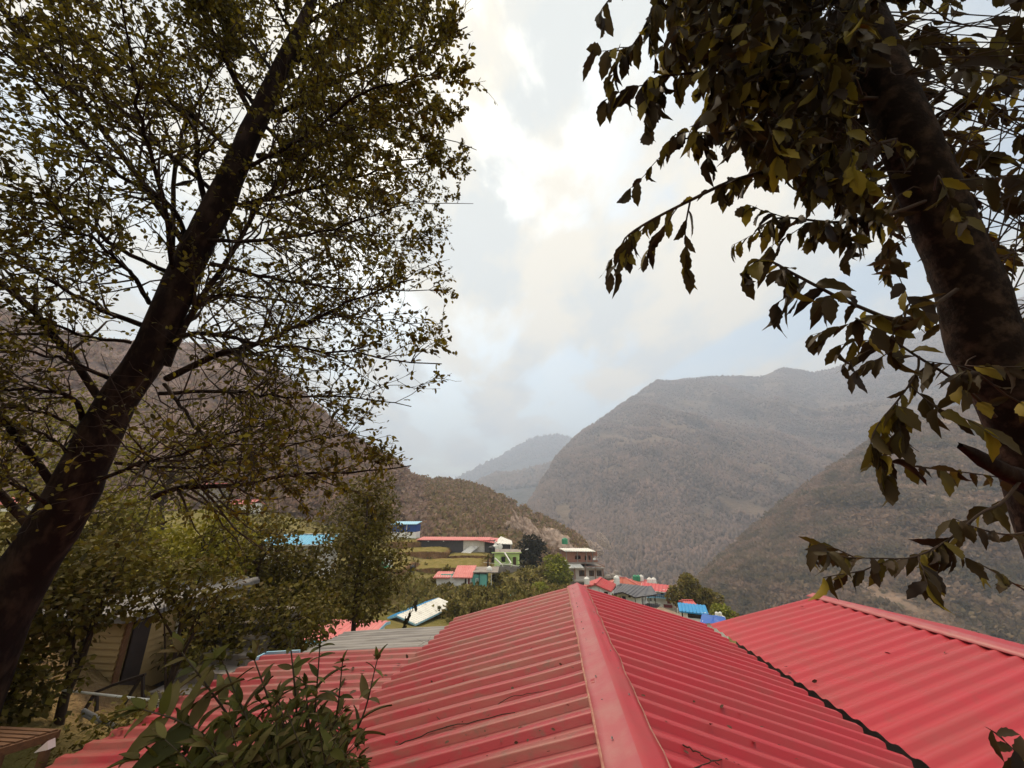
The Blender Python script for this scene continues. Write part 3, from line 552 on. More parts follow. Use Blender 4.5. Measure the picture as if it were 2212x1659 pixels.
# gutter strip between the two roofs, its black standing in for the gap's shadow
b = MB(); a0 = RF + UU * .02; a1 = RNv + (RNv - RF) * .5
b.prism([a0 - VV * .06 + np.array([0,0,-.10]), a0 + VV * .16 + np.array([0,0,-.10]), a0 + VV * .16 + np.array([0,0,-.13]), a0 - VV * .06 + np.array([0,0,-.13])], a1 - a0)
gt = b.build('gutter', MAT['black'], None, loc=tuple(a0)); tag(gt, 'gutter strip coloured black as the shadow in the gap between the two big red roofs', 'gutter')

# ------------------------------------------------------------------ lower red and grey roof on the left
Q0 = LF - VV * 0.0 + np.array([0, 0, -0.10]); Q1 = onpl(746, 1365, Q0, UU)
nq = nrm(np.cross(UU, Q1 - Q0)); nq = nq if nq[2] > 0 else -nq
q = lambda x, y: onpl(x, y, Q0, nq)
sd = nrm(Q1 - Q0)
G0 = q(929, 1394); G1 = q(661, 1405); uG = np.dot(q(758, 1409) - Q0, UU)    # the seam between grey and red
def qp(u, s): return Q0 + UU * u + sd * s
sG = np.dot(q(661, 1405) - Q0, sd); sF = np.dot(Q1 - Q0, sd); sR = np.dot(q(530, 1440) - Q0, sd); sN = np.dot(q(85, 1656) - Q0, sd)
rootC = empty('lower_roof_building', tuple(qp(-3, 1) * np.array([1, 1, 0]) + np.array([0, 0, -5.2]))); RC = tuple(rootC.location)
tag(rootC, 'lower lean-to with ribbed red sheets and a weathered grey end below the main roof', 'building')
child('roof_sheet', corr(qp(uG - 7.5, sN * 1.0), qp(uG, sR), qp(uG - 7.5, -0.9), qp(uG, -0.25), 0.25, 0.036, 14, 0.03), MAT['reddust'], rootC, RC, 'red sheets with twigs on them')
child('roof_sheet', corr(qp(uG + 0.02, sG), qp(0, sF), qp(uG + 0.02, -0.1), qp(0, -0.0), 0.16, 0.012, 14, 0.02), MAT['greysheet'], rootC, RC, 'weathered grey sheets')
b = MB(); b.prism([qp(uG - 0.25, sR * 1.0) + nq * .05, qp(uG + .02, sR) + nq * .05, qp(uG + .02, sR) - np.array([0, 0, .12]), qp(uG - .25, sR) - np.array([0, 0, .12])], sd * .03)
b.prism([qp(uG + .03, sR) + nq * .06, qp(uG + .03, sG) + nq * .06, qp(uG + .03, sG) - np.array([0, 0, .06]), qp(uG + .03, sR) - np.array([0, 0, .06])], UU * .03)
o = b.build('fascia', MAT['bluelt'], None, loc=RC); o.parent = rootC; o.location = (0, 0, 0)
b = MB()
for (u0, s0), (u1, s1) in (((uG - 7.4, sN - .3), (uG - .2, sR - .3)), ((uG - .2, sR - .3), (uG + .05, sG - .25)), ((uG + .05, sG - .25), (-.2, sF - .25)), ((-.2, sF - .25), (-.2, 0.2))):
    p, r = qp(u0, s0) - np.array([0, 0, .06]), qp(u1, s1) - np.array([0, 0, .06]); d_ = nrm(np.cross(r - p, [0, 0, 1]))
    b.prism([p, r, np.array([*r[:2], -7.]), np.array([*p[:2], -7.])], d_ * 0.12)
o = b.build('wall', MAT['planks'], None, loc=RC); o.parent = rootC; o.location = (0, 0, 0)

# ------------------------------------------------------------------ twigs, cable and dry leaves lying on the roofs
def lay(name, pts, r0, r1, m, label, cat, fn=on_left, n=18, side=None, up=0.052):
    P = spline([fn(x, y, up) for x, y in pts], n); P = P + rng.normal(size=P.shape) * 0.004
    parts = [tube(P, np.linspace(r0, r1, n) * .62, 5)]
    for sp in (side or []):
        S = spline([fn(x, y, up) for x, y in sp], 10); parts.append(tube(S, np.linspace(r1 * .7, r1 * .35, 10), 4))
    V, F = cat_(parts); return tag(mesh(name, V, F, m, loc=tuple(P[0])), label, cat)
lay('fallen_twig', [(795,1642),(850,1612),(905,1592),(960,1571),(1020,1560),(1113,1537)], .009, .005, MAT['twig'], 'long crooked brown twig lying across the near ribs of the dusty roof slope', 'twig', side=[[(965,1570),(940,1545),(905,1512)]])
lay('fallen_twig', [(1060,1533),(1100,1508),(1150,1498),(1188,1489)], .006, .003, MAT['twig'], 'thin twig lying just left of the ridge cap, above the long crooked twig', 'twig')
lay('fallen_twig', [(985,1412),(1060,1390),(1130,1368)], .006, .003, MAT['twig'], 'short straight twig lying high on the far half of the dusty slope', 'twig')
lay('fallen_twig', [(1474,1668),(1520,1684),(1560,1700)][:1] + [(1560,1640),(1600,1655)], .006, .004, MAT['twig'], 'dark twig lying low on the cleaner slope beside the ridge cap', 'twig', on_right)
lay('fallen_twig', [(1475,1608),(1515,1632),(1552,1651)], .008, .005, MAT['twig'], 'thick dark stick lying in a furrow of the cleaner slope', 'twig', on_right)
lay('cable', [(1747,1548),(1790,1560),(1830,1580),(1865,1603),(1897,1622)], .007, .007, MAT['black'], 'loose black cable running down the cleaner slope to the gutter', 'cable', on_right)
def dry_leaf(x, y, fn, s, label, group):
    p = fn(x, y, 0.054); n_ = 1; P = np.repeat(p[None], n_, 0) + rng.normal(size=(n_, 3)) * s * .15 * np.array([1, 1, .1])
    D = nrm(rng.normal(size=(n_, 3)) * np.array([1, 1, .25]) + UU * 0.0); V, F = leaves(P, D, nrm(rng.normal(size=(n_, 3)) * .5 + np.array([0, 0, 1])), s, T_OVAL)
    V[:, 2] = np.maximum(V[:, 2], V[:, 2].mean() - 0.02)
    tag(mesh('dry_leaf', V, F, MAT['dry'], loc=tuple(p)), label, 'leaf', group)
gl, lb = 'dry leaves on the dusty left slope', 'small curled dry leaf lying on the dusty left slope of the main roof'
for x, y in [(1005,1330),(920,1470),(1030,1470),(890,1505),(1015,1530),(985,1497),(1122,1382),(1110,1490),(1150,1400),(940,1450),(1165,1510),(1190,1420),(1130,1570),(1200,1560),(1060,1545),(840,1570),(900,1645),(970,1600),(1050,1640),(1120,1620),(1225,1520),(860,1600),(1010,1590),(1090,1450),(955,1520)]:
    dry_leaf(x, y, on_left, 0.022 + 0.03 * rng.random(), lb, gl)
LQ = rng.random((40, 2))
for a_, b_ in LQ: dry_leaf(820 + 440 * a_, 1330 + 320 * b_, on_left, 0.014 + 0.022 * rng.random(), lb, gl) if 820 + 440 * a_ > 985 - (320 * b_) * 0.9 else None
gl, lb = 'dry leaves on the clean right slope', 'small dark dry leaf lying on the cleaner slope right of the ridge cap'
for x, y in [(1395,1505),(1470,1495),(1500,1515),(1560,1530),(1600,1545),(1530,1565),(1630,1605),(1580,1575),(1680,1610),(1720,1640),(1440,1560),(1475,1620),(1650,1570),(1850,1600)]:
    dry_leaf(x, y, on_right, 0.022 + 0.035 * rng.random(), lb, gl)
on_B = lambda x, y, up=0.04: onpl(x, y, A + nB * up, nB)
gl, lb = 'dry leaves on the neighbouring red roof', 'small dry leaf lying on the brighter red roof beyond the gutter'
for x, y in [(1728,1309),(1911,1409),(1766,1470),(2040,1410),(1700,1440)]: dry_leaf(x, y, on_B, 0.05 + 0.03 * rng.random(), lb, gl)
on_low = lambda x, y, up=0.04: onpl(x, y, Q0 + nq * up, nq)
gl, lb = 'dry leaves on the lower red roof', 'dark dry leaf lying on the lower red roof behind the shrub'
for x, y in [(820,1420),(855,1435),(790,1450),(840,1460),(880,1425),(810,1475),(760,1440),(720,1455),(690,1480),(770,1490),(740,1470),(650,1500)]: dry_leaf(x, y, on_low, 0.05 + 0.05 * rng.random(), lb, gl)
lay('fallen_twig', [(940,1395),(925,1385),(905,1395)], .006, .003, MAT['twig'], 'small tangled dry twig on the grey sheets by the main roof edge', 'twig', on_low, side=[[(925,1385),(932,1372)],[(915,1388),(900,1380)]])
# ------------------------------------------------------------------ village houses on the slope
def mpp(Y): return Y / 940.0
class House:
    """local frame: x to the right along the front, y away from the viewer, z up; the front face is at y = 0"""
    def __init__(s, name, label, px, py, Y, yaw=0.0, cat='house', group=None):
        s.p = at(px, py, Y); s.r = empty(name, s.p, yaw); tag(s.r, label, cat, group); zc = s.p @ FW; s.m = zc / FPX; s.r.scale = (1, 1, 1 / (math.cos(PITCH) + (py - CY) / FPX * math.sin(PITCH)))
    def part(s, name, mb, m, parent=None, label=None):
        o = mb.build(name, m, parent or s.r)
        if label: o['label'] = label
        return o
    def facade(s, mb, x0, x1, z0, z1, ops=(), y=0.0, t=0.2, side=None):
        """a wall with real openings; side=None: along x at depth y; side=X: along y at x=X (x0..x1 are then y values)"""
        xs = sorted({x0, x1, *[o[0] for o in ops], *[o[0] + o[2] for o in ops]}); zs = sorted({z0, z1, *[o[1] for o in ops], *[o[1] + o[3] for o in ops]})
        for i in range(len(xs) - 1):
            for j in range(len(zs) - 1):
                cx, cz = (xs[i] + xs[i+1]) / 2, (zs[j] + zs[j+1]) / 2
                if any(o[0] < cx < o[0] + o[2] and o[1] < cz < o[1] + o[3] for o in ops): continue
                if side is None: mb.box(xs[i], y, zs[j], xs[i+1], y + t, zs[j+1])
                else: mb.box(side, xs[i], zs[j], side + t, xs[i+1], zs[j+1])
    def window(s, x, z, w, h, y=0.0, fm='white', parent=None, side=None, bars=1, name='window', pm='glass'):
        f = MB(); t = max(0.05, 0.08 * min(w, h)); g = MB()
        def bx(mb, a0, c0, a1, c1, d0, d1):
            if side is None: mb.box(a0, y + d0, c0, a1, y + d1, c1)
            else: mb.box(side + d0 * s.sg, a0, c0, side + d1 * s.sg, a1, c1) if s.sg > 0 else mb.box(side - d1, a0, c0, side - d0, a1, c1)
        s.sg = 1 if side is None or side <= 0 else -1
        bx(f, x - .02, z - .02, x + t, z + h + .02, -.04, .08); bx(f, x + w - t, z - .02, x + w + .02, z + h + .02, -.04, .08)
        bx(f, x + t, z - .02, x + w - t, z + t, -.04, .08); bx(f, x + t, z + h - t, x + w - t, z + h + .02, -.04, .08)
        for b in range(bars): xc = x + w * (b + 1) / (bars + 1); bx(f, xc - t * .3, z + t, xc + t * .3, z + h - t, -.02, .06)
        o = f.build(name, MAT[fm], parent or s.r); bx(g, x + t, z + t, x + w - t, z + h - t, .09, .11); g.build('pane' if name == 'window' else 'panel', MAT[pm], o); return o
    def door(s, x, z, w, h, y=0.0, m='doorred'):
        d = MB().box(x, y - .03, z, x + w, y + .06, z + h); o = d.build('door', MAT[m], s.r)
        MB().box(x + w * .82, y - .07, z + h * .45, x + w * .88, y - .03, z + h * .52).build('handle', MAT['steel'], o); return o
    def gable(s, w, d, z, rise, m, over=0.4, along='x', x0=0.0, y0=0.0, pitch=0.5, trim=None, name='roof'):
        """two ribbed slopes; the ridge runs along x or along y"""
        if along == 'x':
            a = [(x0 - over, y0 - over), (x0 + w + over, y0 - over), (x0 + w + over, y0 + d + over), (x0 - over, y0 + d + over)]; k = over * rise / (d / 2)
            E = [np.array([*p, z - k]) for p in a]; T = [np.array([x0 - over, y0 + d / 2, z + rise]), np.array([x0 + w + over, y0 + d / 2, z + rise])]
            pr = [corr(E[0], E[1], T[0], T[1], pitch, .05, 4), corr(E[2], E[3], T[1], T[0], pitch, .05, 4)]; ea = [(E[0], E[1]), (E[2], E[3])]; rk = [(E[0], T[0]), (T[0], E[3]), (E[1], T[1]), (T[1], E[2])]
        else:
            a = [(x0 - over, y0 - over), (x0 - over, y0 + d + over), (x0 + w + over, y0 + d + over), (x0 + w + over, y0 - over)]; k = over * rise / (w / 2)
            E = [np.array([*p, z - k]) for p in a]; T = [np.array([x0 + w / 2, y0 - over, z + rise]), np.array([x0 + w / 2, y0 + d + over, z + rise])]
            pr = [corr(E[1], E[0], T[1], T[0], pitch, .05, 4), corr(E[3], E[2], T[0], T[1], pitch, .05, 4)]; ea = [(E[0], E[1]), (E[2], E[3])]; rk = [(E[0], T[0]), (T[0], E[3]), (E[1], T[1]), (T[1], E[2])]
        V, F = cat_(pr); o = mesh(name, V, F, m, s.r); b = MB()
        for p, q_ in ea + rk: b.bar(p - np.array([0, 0, .07]), q_ - np.array([0, 0, .07]), .06, .12)
        b.bar(T[0] + np.array([0, 0, .05]), T[1] + np.array([0, 0, .05]), .3, .05)
        b.build('fascia', trim or m, o); return o
    def slab(s, pts, m, t=0.1, pitch=0.5, name='roof', trim=None):
        """single ribbed slope: pts = near-left, near-right, far-right, far-left"""
        P = [np.array(p, float) for p in pts]; V, F = corr(P[0], P[1], P[3], P[2], pitch, .05, 4); o = mesh(name, V, F, m, s.r)
        b = MB()
        for i in range(4): b.bar(P[i] - np.array([0, 0, t * .6]), P[(i+1) % 4] - np.array([0, 0, t * .6]), .06, t)
        b.build('fascia', trim or m, o); return o
    def box_walls(s, w, d, h, m, front=(), left=(), right=(), z0=-2.5, name='wall', x0=0.0, y0=0.0, label=None):
        b = MB(); s.facade(b, x0, x0 + w, z0, h, front, y0); s.facade(b, x0, x0 + w, z0, h, (), y0 + d - .2)
        s.facade(b, y0 + .2, y0 + d - .2, z0, h, left, side=x0); s.facade(b, y0 + .2, y0 + d - .2, z0, h, right, side=x0 + w - .2)
        b.box(x0 + .2, y0 + .2, z0, x0 + w - .2, y0 + d - .2, z0 + .1)
        return s.part(name, b, m, None, label)
    def gable_ends(s, w, d, z, rise, m, along='x', x0=0.0, y0=0.0):
        b = MB()
        if along == 'x':
            for x in (x0, x0 + w - .2): s.part('gable', MB().prism([(x, y0, z), (x, y0 + d, z), (x, y0 + d / 2, z + rise - .04)], (.2, 0, 0)), m)
        else:
            for y in (y0, y0 + d - .2): s.part('gable', MB().prism([(x0, y, z), (x0 + w, y, z), (x0 + w / 2, y, z + rise - .04)], (0, .2, 0)), m)
def tank(name, p, r, h, m, label, group=None, legs=None, cat='water tank'):
    p = np.asarray(p, float); t = empty(name, p); tag(t, label, cat, group); b = MB(); z = legs or 0
    pr = [(r * .96, z)] 
    for i in range(4): pr += [(r, z + h * (.04 + .19 * i)), (r, z + h * (.16 + .19 * i)), (r * .96, z + h * (.19 + .19 * i))]
    b.lathe(pr + [(r * .9, z + h * .84), (r * .45, z + h * .93)], n=16); b.build('barrel', MAT[m], t)
    MB().lathe([(r * .42, z + h * .93), (r * .42, z + h), (r * .2, z + h * 1.02)], n=12).build('lid', MAT[m], t)
    if legs:
        for i, j in ((-1,-1),(1,-1),(1,1),(-1,1)): MB().box(i * r * .8 - .04, j * r * .8 - .04, -.6, i * r * .8 + .04, j * r * .8 + .04, z).build('leg', MAT['dark'], t)
    return t

# --- blue shed on the terrace, far left
H = House('shed', 'small royal blue shed on a stained white base at the top of the terraces', 844, 1164, 105); k = H.m
H.box_walls(54*k, 4.5, 15*k, MAT['white'], z0=-1.5, label='stained white base'); H.box_walls(54.6*k, 4.6, 31*k, MAT['bluedk'], [(24*k, 16*k, 3*k, 13*k)], z0=15*k, name='upper_wall', x0=-.04, y0=-.06)
H.slab([(-.4, -.6, 32*k), (55*k, -.6, 32.5*k), (56*k, 5, 37*k), (-.4, 5, 36.5*k)], MAT['bluelt'])
H.part('post', MB().box(33*k, -.35, 14*k, 34*k, -.2, 33*k), MAT['plastic'])
# --- long plank shed
H = House('long_shed', 'long dark plank shed with a faded pink roof and a whitewashed stone section', 900, 1197, 99, cat='shed'); k = H.m
H.box_walls(100*k, 6, 31*k, MAT['planks'], name='plank_wall', z0=-1); H.box_walls(46*k, 6.2, 31*k, MAT['dirtywhite'], name='stone_wall', x0=100.2*k, y0=-.12, z0=-1)
H.box_walls(22*k, 6, 30*k, MAT['planks'], name='plank_wall', x0=146.5*k, z0=-1); H.box_walls(34*k, 5.6, 22*k, MAT['planks'], name='plank_wall', x0=171*k, y0=.3, z0=-1)
H.slab([(-2*k, -.8, 32*k), (158*k, -.8, 31*k), (158*k, 7, 32.5*k), (-2*k, 7, 33.5*k)], MAT['pink'])
H.slab([(126*k, -1.1, 32.5*k), (167*k, -1.6, 26*k), (184*k, 6.5, 30*k), (136*k, 7, 33*k)], MAT['roofpink'], name='roof')
H.slab([(167.5*k, -.6, 24*k), (207*k, -.6, 22*k), (205*k, 6, 25*k), (180*k, 6, 35*k)], MAT['whitesheet'], name='roof')
H.slab([(99*k, -2.4, 6*k), (118*k, -2.6, 5*k), (134*k, -.2, 17*k), (116*k, -.2, 18*k)], MAT['whitesheet'], name='porch_roof')
H.part('pillar', MB().box(168*k, -.5, -1, 171*k, 0, 28*k), MAT['white']); H.part('pillar', MB().box(203*k, -.4, -1, 204.2*k, -.2, 23*k), MAT['white'])
H.part('lamp', MB().box(24*k, -.9, 28*k, 26*k, -.75, 29.5*k), MAT['plastic']); H.part('lamp', MB().box(57*k, -.9, 28*k, 59*k, -.75, 29.5*k), MAT['plastic'])
tank('water_tank', at(1070, 1196, 97.5), .75, 2.1, 'plastic', 'white ribbed water tank in front of the long plank shed')
# --- lime green house
H = House('green_house', 'small lime green house with an arched veranda and a flat roof', 1068, 1223, 84); k = H.m
ar = MB()
def arch(mb, x0, x1, zt, top, n=8, y0=0, t=.25):
    xs = np.linspace(x0, x1, n + 1); c = (x0 + x1) / 2; r = (x1 - x0) / 2
    for i in range(n):
        za, zb = (zt + math.sqrt(max(0, 1 - ((x - c) / r) ** 2)) * r * .55 for x in (xs[i], xs[i+1]))
        mb.prism([(xs[i], y0, za), (xs[i+1], y0, zb), (xs[i+1], y0, top), (xs[i], y0, top)], (0, t, 0))
ar.box(0, 0, -1, 12*k, .25, 28*k); ar.box(12*k, 0, 26*k, 52*k, .25, 28*k)
arch(ar, 12*k, 36*k, 17*k, 26*k); arch(ar, 38*k, 50*k, 17*k, 26*k); ar.box(36*k, 0, -1, 38*k, .25, 26*k); ar.box(50*k, 0, -1.2, 54*k, .25, 28*k)
H.part('arcade', ar, MAT['lime']); H.box_walls(54*k, 4.2, 28*k, MAT['lime'], [(15*k, 7*k, 8*k, 11*k), (40*k, 0, 7*k, 18*k)], y0=1.6)
H.window(15*k, 7*k, 8*k, 11*k, 1.62, 'dark'); H.door(40*k, 0, 7*k, 18*k, 1.66, 'wood')
H.part('roof_slab', MB().box(-6*k, -.5, 28.02*k, 58*k, 6.2, 30.5*k), MAT['concrete']); H.part('parapet', MB().box(-6.4*k, -.56, 29.2*k, 58.4*k, -.5, 30.9*k), MAT['lime'])
H.part('floor', MB().box(-1*k, -.6, -1.2, 56*k, 1.58, -.02), MAT['concrete'])
b = MB().lathe([(.55, 0), (.5, .02), (.3, -.06), (.02, -.1)], n=12)
dsh = empty('satellite_dish', at(1080, 1189, 84.5)); tag(dsh, 'round white satellite dish on the roof of the lime green house', 'dish')
V = np.array(b.V); V = np.stack([V[:, 0], V[:, 2] - .1, V[:, 1] + .7], -1); mesh('bowl', V, b.F, MAT['plastic'], dsh); MB().bar((0, .05, -.2), (0, 0, .6), .07).build('mast', MAT['steel'], dsh)
tank('water_tank', at(1062, 1193, 85), .7, 1.2, 'black', 'squat black water tank on the left end of the lime green house')
for n_, (a, c_) in enumerate((((1069,1206,81.5), (1084,1220,80.5)), ((1090,1194,83.3), (1104,1217,81)))):
    p, q_ = at(*a), at(*c_); tag(MB().bar(p, q_, .22).build('pole', MAT['plastic'], loc=tuple(q_)), ('short white pole leaning against the lime green veranda', 'long white pole slanting down across the lime green arches')[n_], 'pole')
b = MB(); pile = at(1087, 1221, 80.5)
for _ in range(14):
    p = rng.normal(size=3) * np.array([1.1, .5, .12]); p[2] = abs(p[2]); q_ = p + rng.normal(size=3) * np.array([1.3, .5, .2]); b.bar(p, q_, .12, .05)
b.build('scrap_pile', MAT['plastic']).location = tuple(pile); tag(bpy.data.objects['scrap_pile'], 'pile of pale planks and scrap in front of the lime green veranda', 'scrap')
# --- unfinished brick building
H = House('unfinished_building', 'unfinished brick and concrete building of three storeys with open window holes', 1243, 1292, 85, 0.06, cat='building'); k = H.m
H.box_walls(58*k, 7, 36*k, MAT['concrete'], [(4*k, 8*k, 14*k, 20*k), (22*k, 2*k, 8*k, 28*k), (34*k, 4*k, 21*k, 26*k)], z0=-2, name='ground_wall')
for x in (-1, 20, 33, 57): H.part('column', MB().box(x*k, -.9, -2, (x+2.4)*k, -.6, 36.5*k), MAT['concrete'])
H.part('floor_slab', MB().box(-4*k, -1.3, 36.6*k, 68*k, 7.6, 39*k), MAT['concrete']); H.part('parapet', MB().box(-3*k, -1.36, 39.02*k, 67*k, -1.1, 43*k), MAT['block'])
H.box_walls(64*k, 6.8, 66*k, MAT['block'], [(10*k, 49*k, 12*k, 13*k), (32*k, 48*k, 11*k, 13*k), (49*k, 48*k, 11*k, 12*k)], z0=39.05*k, name='middle_wall', x0=0, y0=-.3)
for x, w in ((10, 12), (32, 11), (49, 11)): H.window(x*k, 48.5*k, w*k, 12.5*k, -.3, 'wood', bars=2)
for x in (-.5, 23, 45, 62): H.part('column', MB().box(x*k, -.42, 39*k, (x+1.8)*k, -.31, 68*k), MAT['brick'])
H.part('floor_slab', MB().box(24*k, -1.2, 66.1*k, 66*k, 6.6, 68*k), MAT['concrete']); 
b = MB(); b.box(26*k, -1.1, 71*k, 65*k, -1.0, 72*k); b.box(64*k, -1.1, 71*k, 64.8*k, 5, 72*k)
for x in (26, 35, 45, 55, 64): b.box(x*k, -1.1, 68*k, (x+.8)*k, -1.0, 71*k)
H.part('railing', b, MAT['brick'])
H.slab([(-26*k, -1.6, 70*k), (18*k, -1.6, 69.5*k), (16*k, 1.2, 75*k), (-24*k, 1.2, 76*k)], MAT['whitesheet'], name='awning')
H.box_walls(40*k, 5, 75*k, MAT['brick'], [(20*k, 67*k, 8*k, 6*k)], z0=66.2*k, name='brick_wall', x0=-8*k, y0=1.4)
H.part('floor_slab', MB().box(-16*k, .6, 75.1*k, 55*k, 7, 77.5*k), MAT['concrete'])
H.box_walls(60*k, 5.6, 103*k, MAT['brick'], [(6*k, 84*k, 13*k, 9*k), (28*k, 82*k, 4.5*k, 10.5*k), (37*k, 82*k, 4.5*k, 10.5*k), (49*k, 82*k, 8*k, 10*k)], z0=77.55*k, name='brick_wall', x0=-14*k, y0=1.2)
for x in (-14.3, 10.5, 31, 45.5): H.part('column', MB().box(x*k, 1.08, 77.6*k, (x+1.8)*k, 1.19, 103*k), MAT['concrete'])
H.part('board', MB().box(46*k, .9, 83*k, 52*k, 1.0, 87.5*k), MAT['white'])
H.slab([(-18*k, .2, 105*k), (52*k, .2, 103.6*k), (52*k, 7.0, 103.4*k), (-18*k, 7.0, 104*k)], MAT['whitesheet'])
tank('water_tank', H.p + np.array([-16*k, 1.6, 107*k]), .62, 1.2, 'green', 'pale green round water tank on the roof of the unfinished brick building')
H.part('balcony', MB().box(-19*k, .3, 79*k, -16*k, 1.1, 84*k), MAT['white'])
# rubble and a dish by the brick building
b = MB()
for _ in range(12): p = rng.normal(size=3) * .8; p[2] = abs(p[2]) * .9; s_ = .5 + .7 * rng.random(); b.lathe([(s_ * .5, 0), (s_ * .8, s_ * .3), (s_ * .55, s_ * .8), (s_ * .1, s_)], p, 6)
o = b.build('boulder_heap', MAT['concrete']); o.location = tuple(at(1328, 1262, 84)); tag(o, 'heap of pale boulders beside the unfinished brick building', 'rocks')
# --- white house with the red gable roof, just over the main ridge
H = House('white_house', 'small white panelled house with a bright red gable roof beside the unfinished building', 1261, 1299, 47, -0.36); k = H.m
H.box_walls(55*k, 3.6, 30*k, MAT['white'], [(45*k, 12*k, 7*k, 12*k)], z0=-1.2); H.gable_ends(55*k, 3.6, 30*k, 11*k, MAT['white'], 'y'); H.gable(55*k, 3.6, 30*k, 11*k, MAT['roofred'], .28, 'y', pitch=.3)
H.window(45*k, 12*k, 7*k, 12*k, 0, 'dark', bars=2); H.part('batten', MB().box(17*k, -.03, 0, 17.6*k, 0, 33*k).box(34*k, -.03, 0, 34.6*k, 0, 33*k), MAT['steel']); H.part('post', MB().box(60*k, -.3, -1.2, 61.2*k, -.2, 27*k), MAT['plastic'])
tank('water_tank', at(1268, 1262, 46.6), .30, .72, 'plastic', 'white dome topped water tank on the bright red gable roof')
# --- orange roofed house
H = House('orange_house', 'house under a wide faded orange hip roof behind the grey roof', 1316, 1300, 62, -0.28); k = H.m
H.box_walls(70*k, 3, 36*k, MAT['planks'], z0=-2); w, d, z, r = 78*k, 4.0, 36*k, 15*k; x0 = -5*k
E = [np.array(p) for p in ((x0, -.6, z), (x0 + w, -.6, z), (x0 + w, d - .6, z), (x0, d - .6, z))]; T = [np.array((x0 + w * .40, d / 2 - .6, z + r)), np.array((x0 + w * .55, d / 2 - .6, z + r))]
V, F = cat_([corr(E[0], E[1], T[0], T[1], .5, .05, 4), corr(E[2], E[3], T[1], T[0], .5, .05, 4)]); ro = mesh('roof', V, F, MAT['orange'], H.r)
b = MB(); b.add([E[1], E[2], T[1]], [(0, 1, 2)]); b.add([E[3], E[0], T[0]], [(0, 1, 2)]); b.build('hip_end', MAT['orange'], ro)
b = MB(); [b.bar(p + np.array([0,0,.05]), q_ + np.array([0,0,.05]), .2, .06) for p, q_ in ((E[0], T[0]), (T[0], T[1]), (T[1], E[1]))]; b.build('hip_cap', MAT['roofpink'], ro)
# --- grey roofed house
H = House('grey_roof_house', 'white walled house with a dark grey gable roof and a raised veranda on posts', 1336, 1319, 52, -0.52); k = H.m
H.box_walls(50*k, 3.0, 36*k, MAT['white'], [(10*k, 12*k, 8*k, 22*k)], right=[(.4, 16*k, .4, 17*k), (1.2, 16*k, .4, 17*k), (2.1, 16*k, .5, 17*k)], z0=-1.5)
H.gable_ends(50*k, 3.0, 36*k, 8*k, MAT['white'], 'y'); H.door(10*k, 12*k, 8*k, 20*k, .02, 'dark'); H.window(1*k, 18*k, 6*k, 12*k, -.01, 'dark'); H.part('vent', MB().box(24*k, -.05, 32*k, 29*k, -.01, 35*k), MAT['dark'])
P0 = [np.array(p) for p in ((-10*k, -.7, 38*k), (16*k, -.8, 45*k), (41*k, -.7, 36*k), (80*k, 1.2, 40*k), (52*k, 3.4, 48*k), (-12*k, 3.4, 49*k))]
V, F = cat_([corr(P0[0], P0[1], P0[5], (P0[5] + P0[4]) / 2, .5, .04, 4), corr(P0[1], P0[2], (P0[5] + P0[4]) / 2, P0[4], .5, .04, 4), corr(P0[2], P0[3], P0[4], P0[4] + (P0[3] - P0[2]) * .2, .5, .04, 4)])
ro = mesh('roof', V, F, MAT['slate'], H.r); b = MB(); [b.bar(p - np.array([0,0,.06]), q_ - np.array([0,0,.06]), .06, .12) for p, q_ in zip(P0[:3], P0[1:4])]; b.build('fascia', MAT['dark'], ro)
for x, y in ((-8, -.5), (39.5, -.5), (52, .1), (63, .7), (74, 1.3)): H.part('post', MB().box(x*k, y, -1.5 if x > 45 else 0, (x+1)*k, y + .07, 38*k), MAT['dark'])
b = MB(); b.prism([(50*k, .2, 10*k), (78*k, 1.5, 10*k), (78*k, 3.0, 10*k), (50*k, 3.0, 10*k)], (0, 0, 1.5*k)); H.part('veranda_floor', b, MAT['planks'])
b = MB(); b.bar((50*k, .15, 19*k), (78*k, 1.45, 19*k), .05); b.bar((50*k, .15, 15*k), (78*k, 1.45, 15*k), .03)
for t_ in np.linspace(0, 1, 9): b.bar((50*k + 28*k*t_, .15 + 1.3*t_, 11*k), (50*k + 28*k*t_, .15 + 1.3*t_, 19*k), .03)
H.part('railing', b, MAT['dark'])
tank('water_tank', at(1333, 1266, 55), .38, 1.25, 'plastic', 'tall white water tank in front of the orange hip roof')
# --- pale red roof behind, with tanks
H = House('red_roof_house', 'house with a pale red roof behind the orange one, carrying a row of tanks', 1352, 1290, 70, -0.30); k = H.m
H.box_walls(44*k, 2.8, 29*k, MAT['white'], z0=-2); H.gable(44*k, 2.8, 29*k, 7*k, MAT['roofpink'], .5, 'x')
for x, m_, lb in ((1372, 'green', 'darker green water tank on the pale red roof, left of its row of three'), (1379.5, 'green', 'green water tank in the middle of the row on the pale red roof'), (1386, 'plastic', 'white water tank ending the row of three on the pale red roof')):
    tank('water_tank', at(x, 1255.5, 70.5), .36, .95, m_, lb)
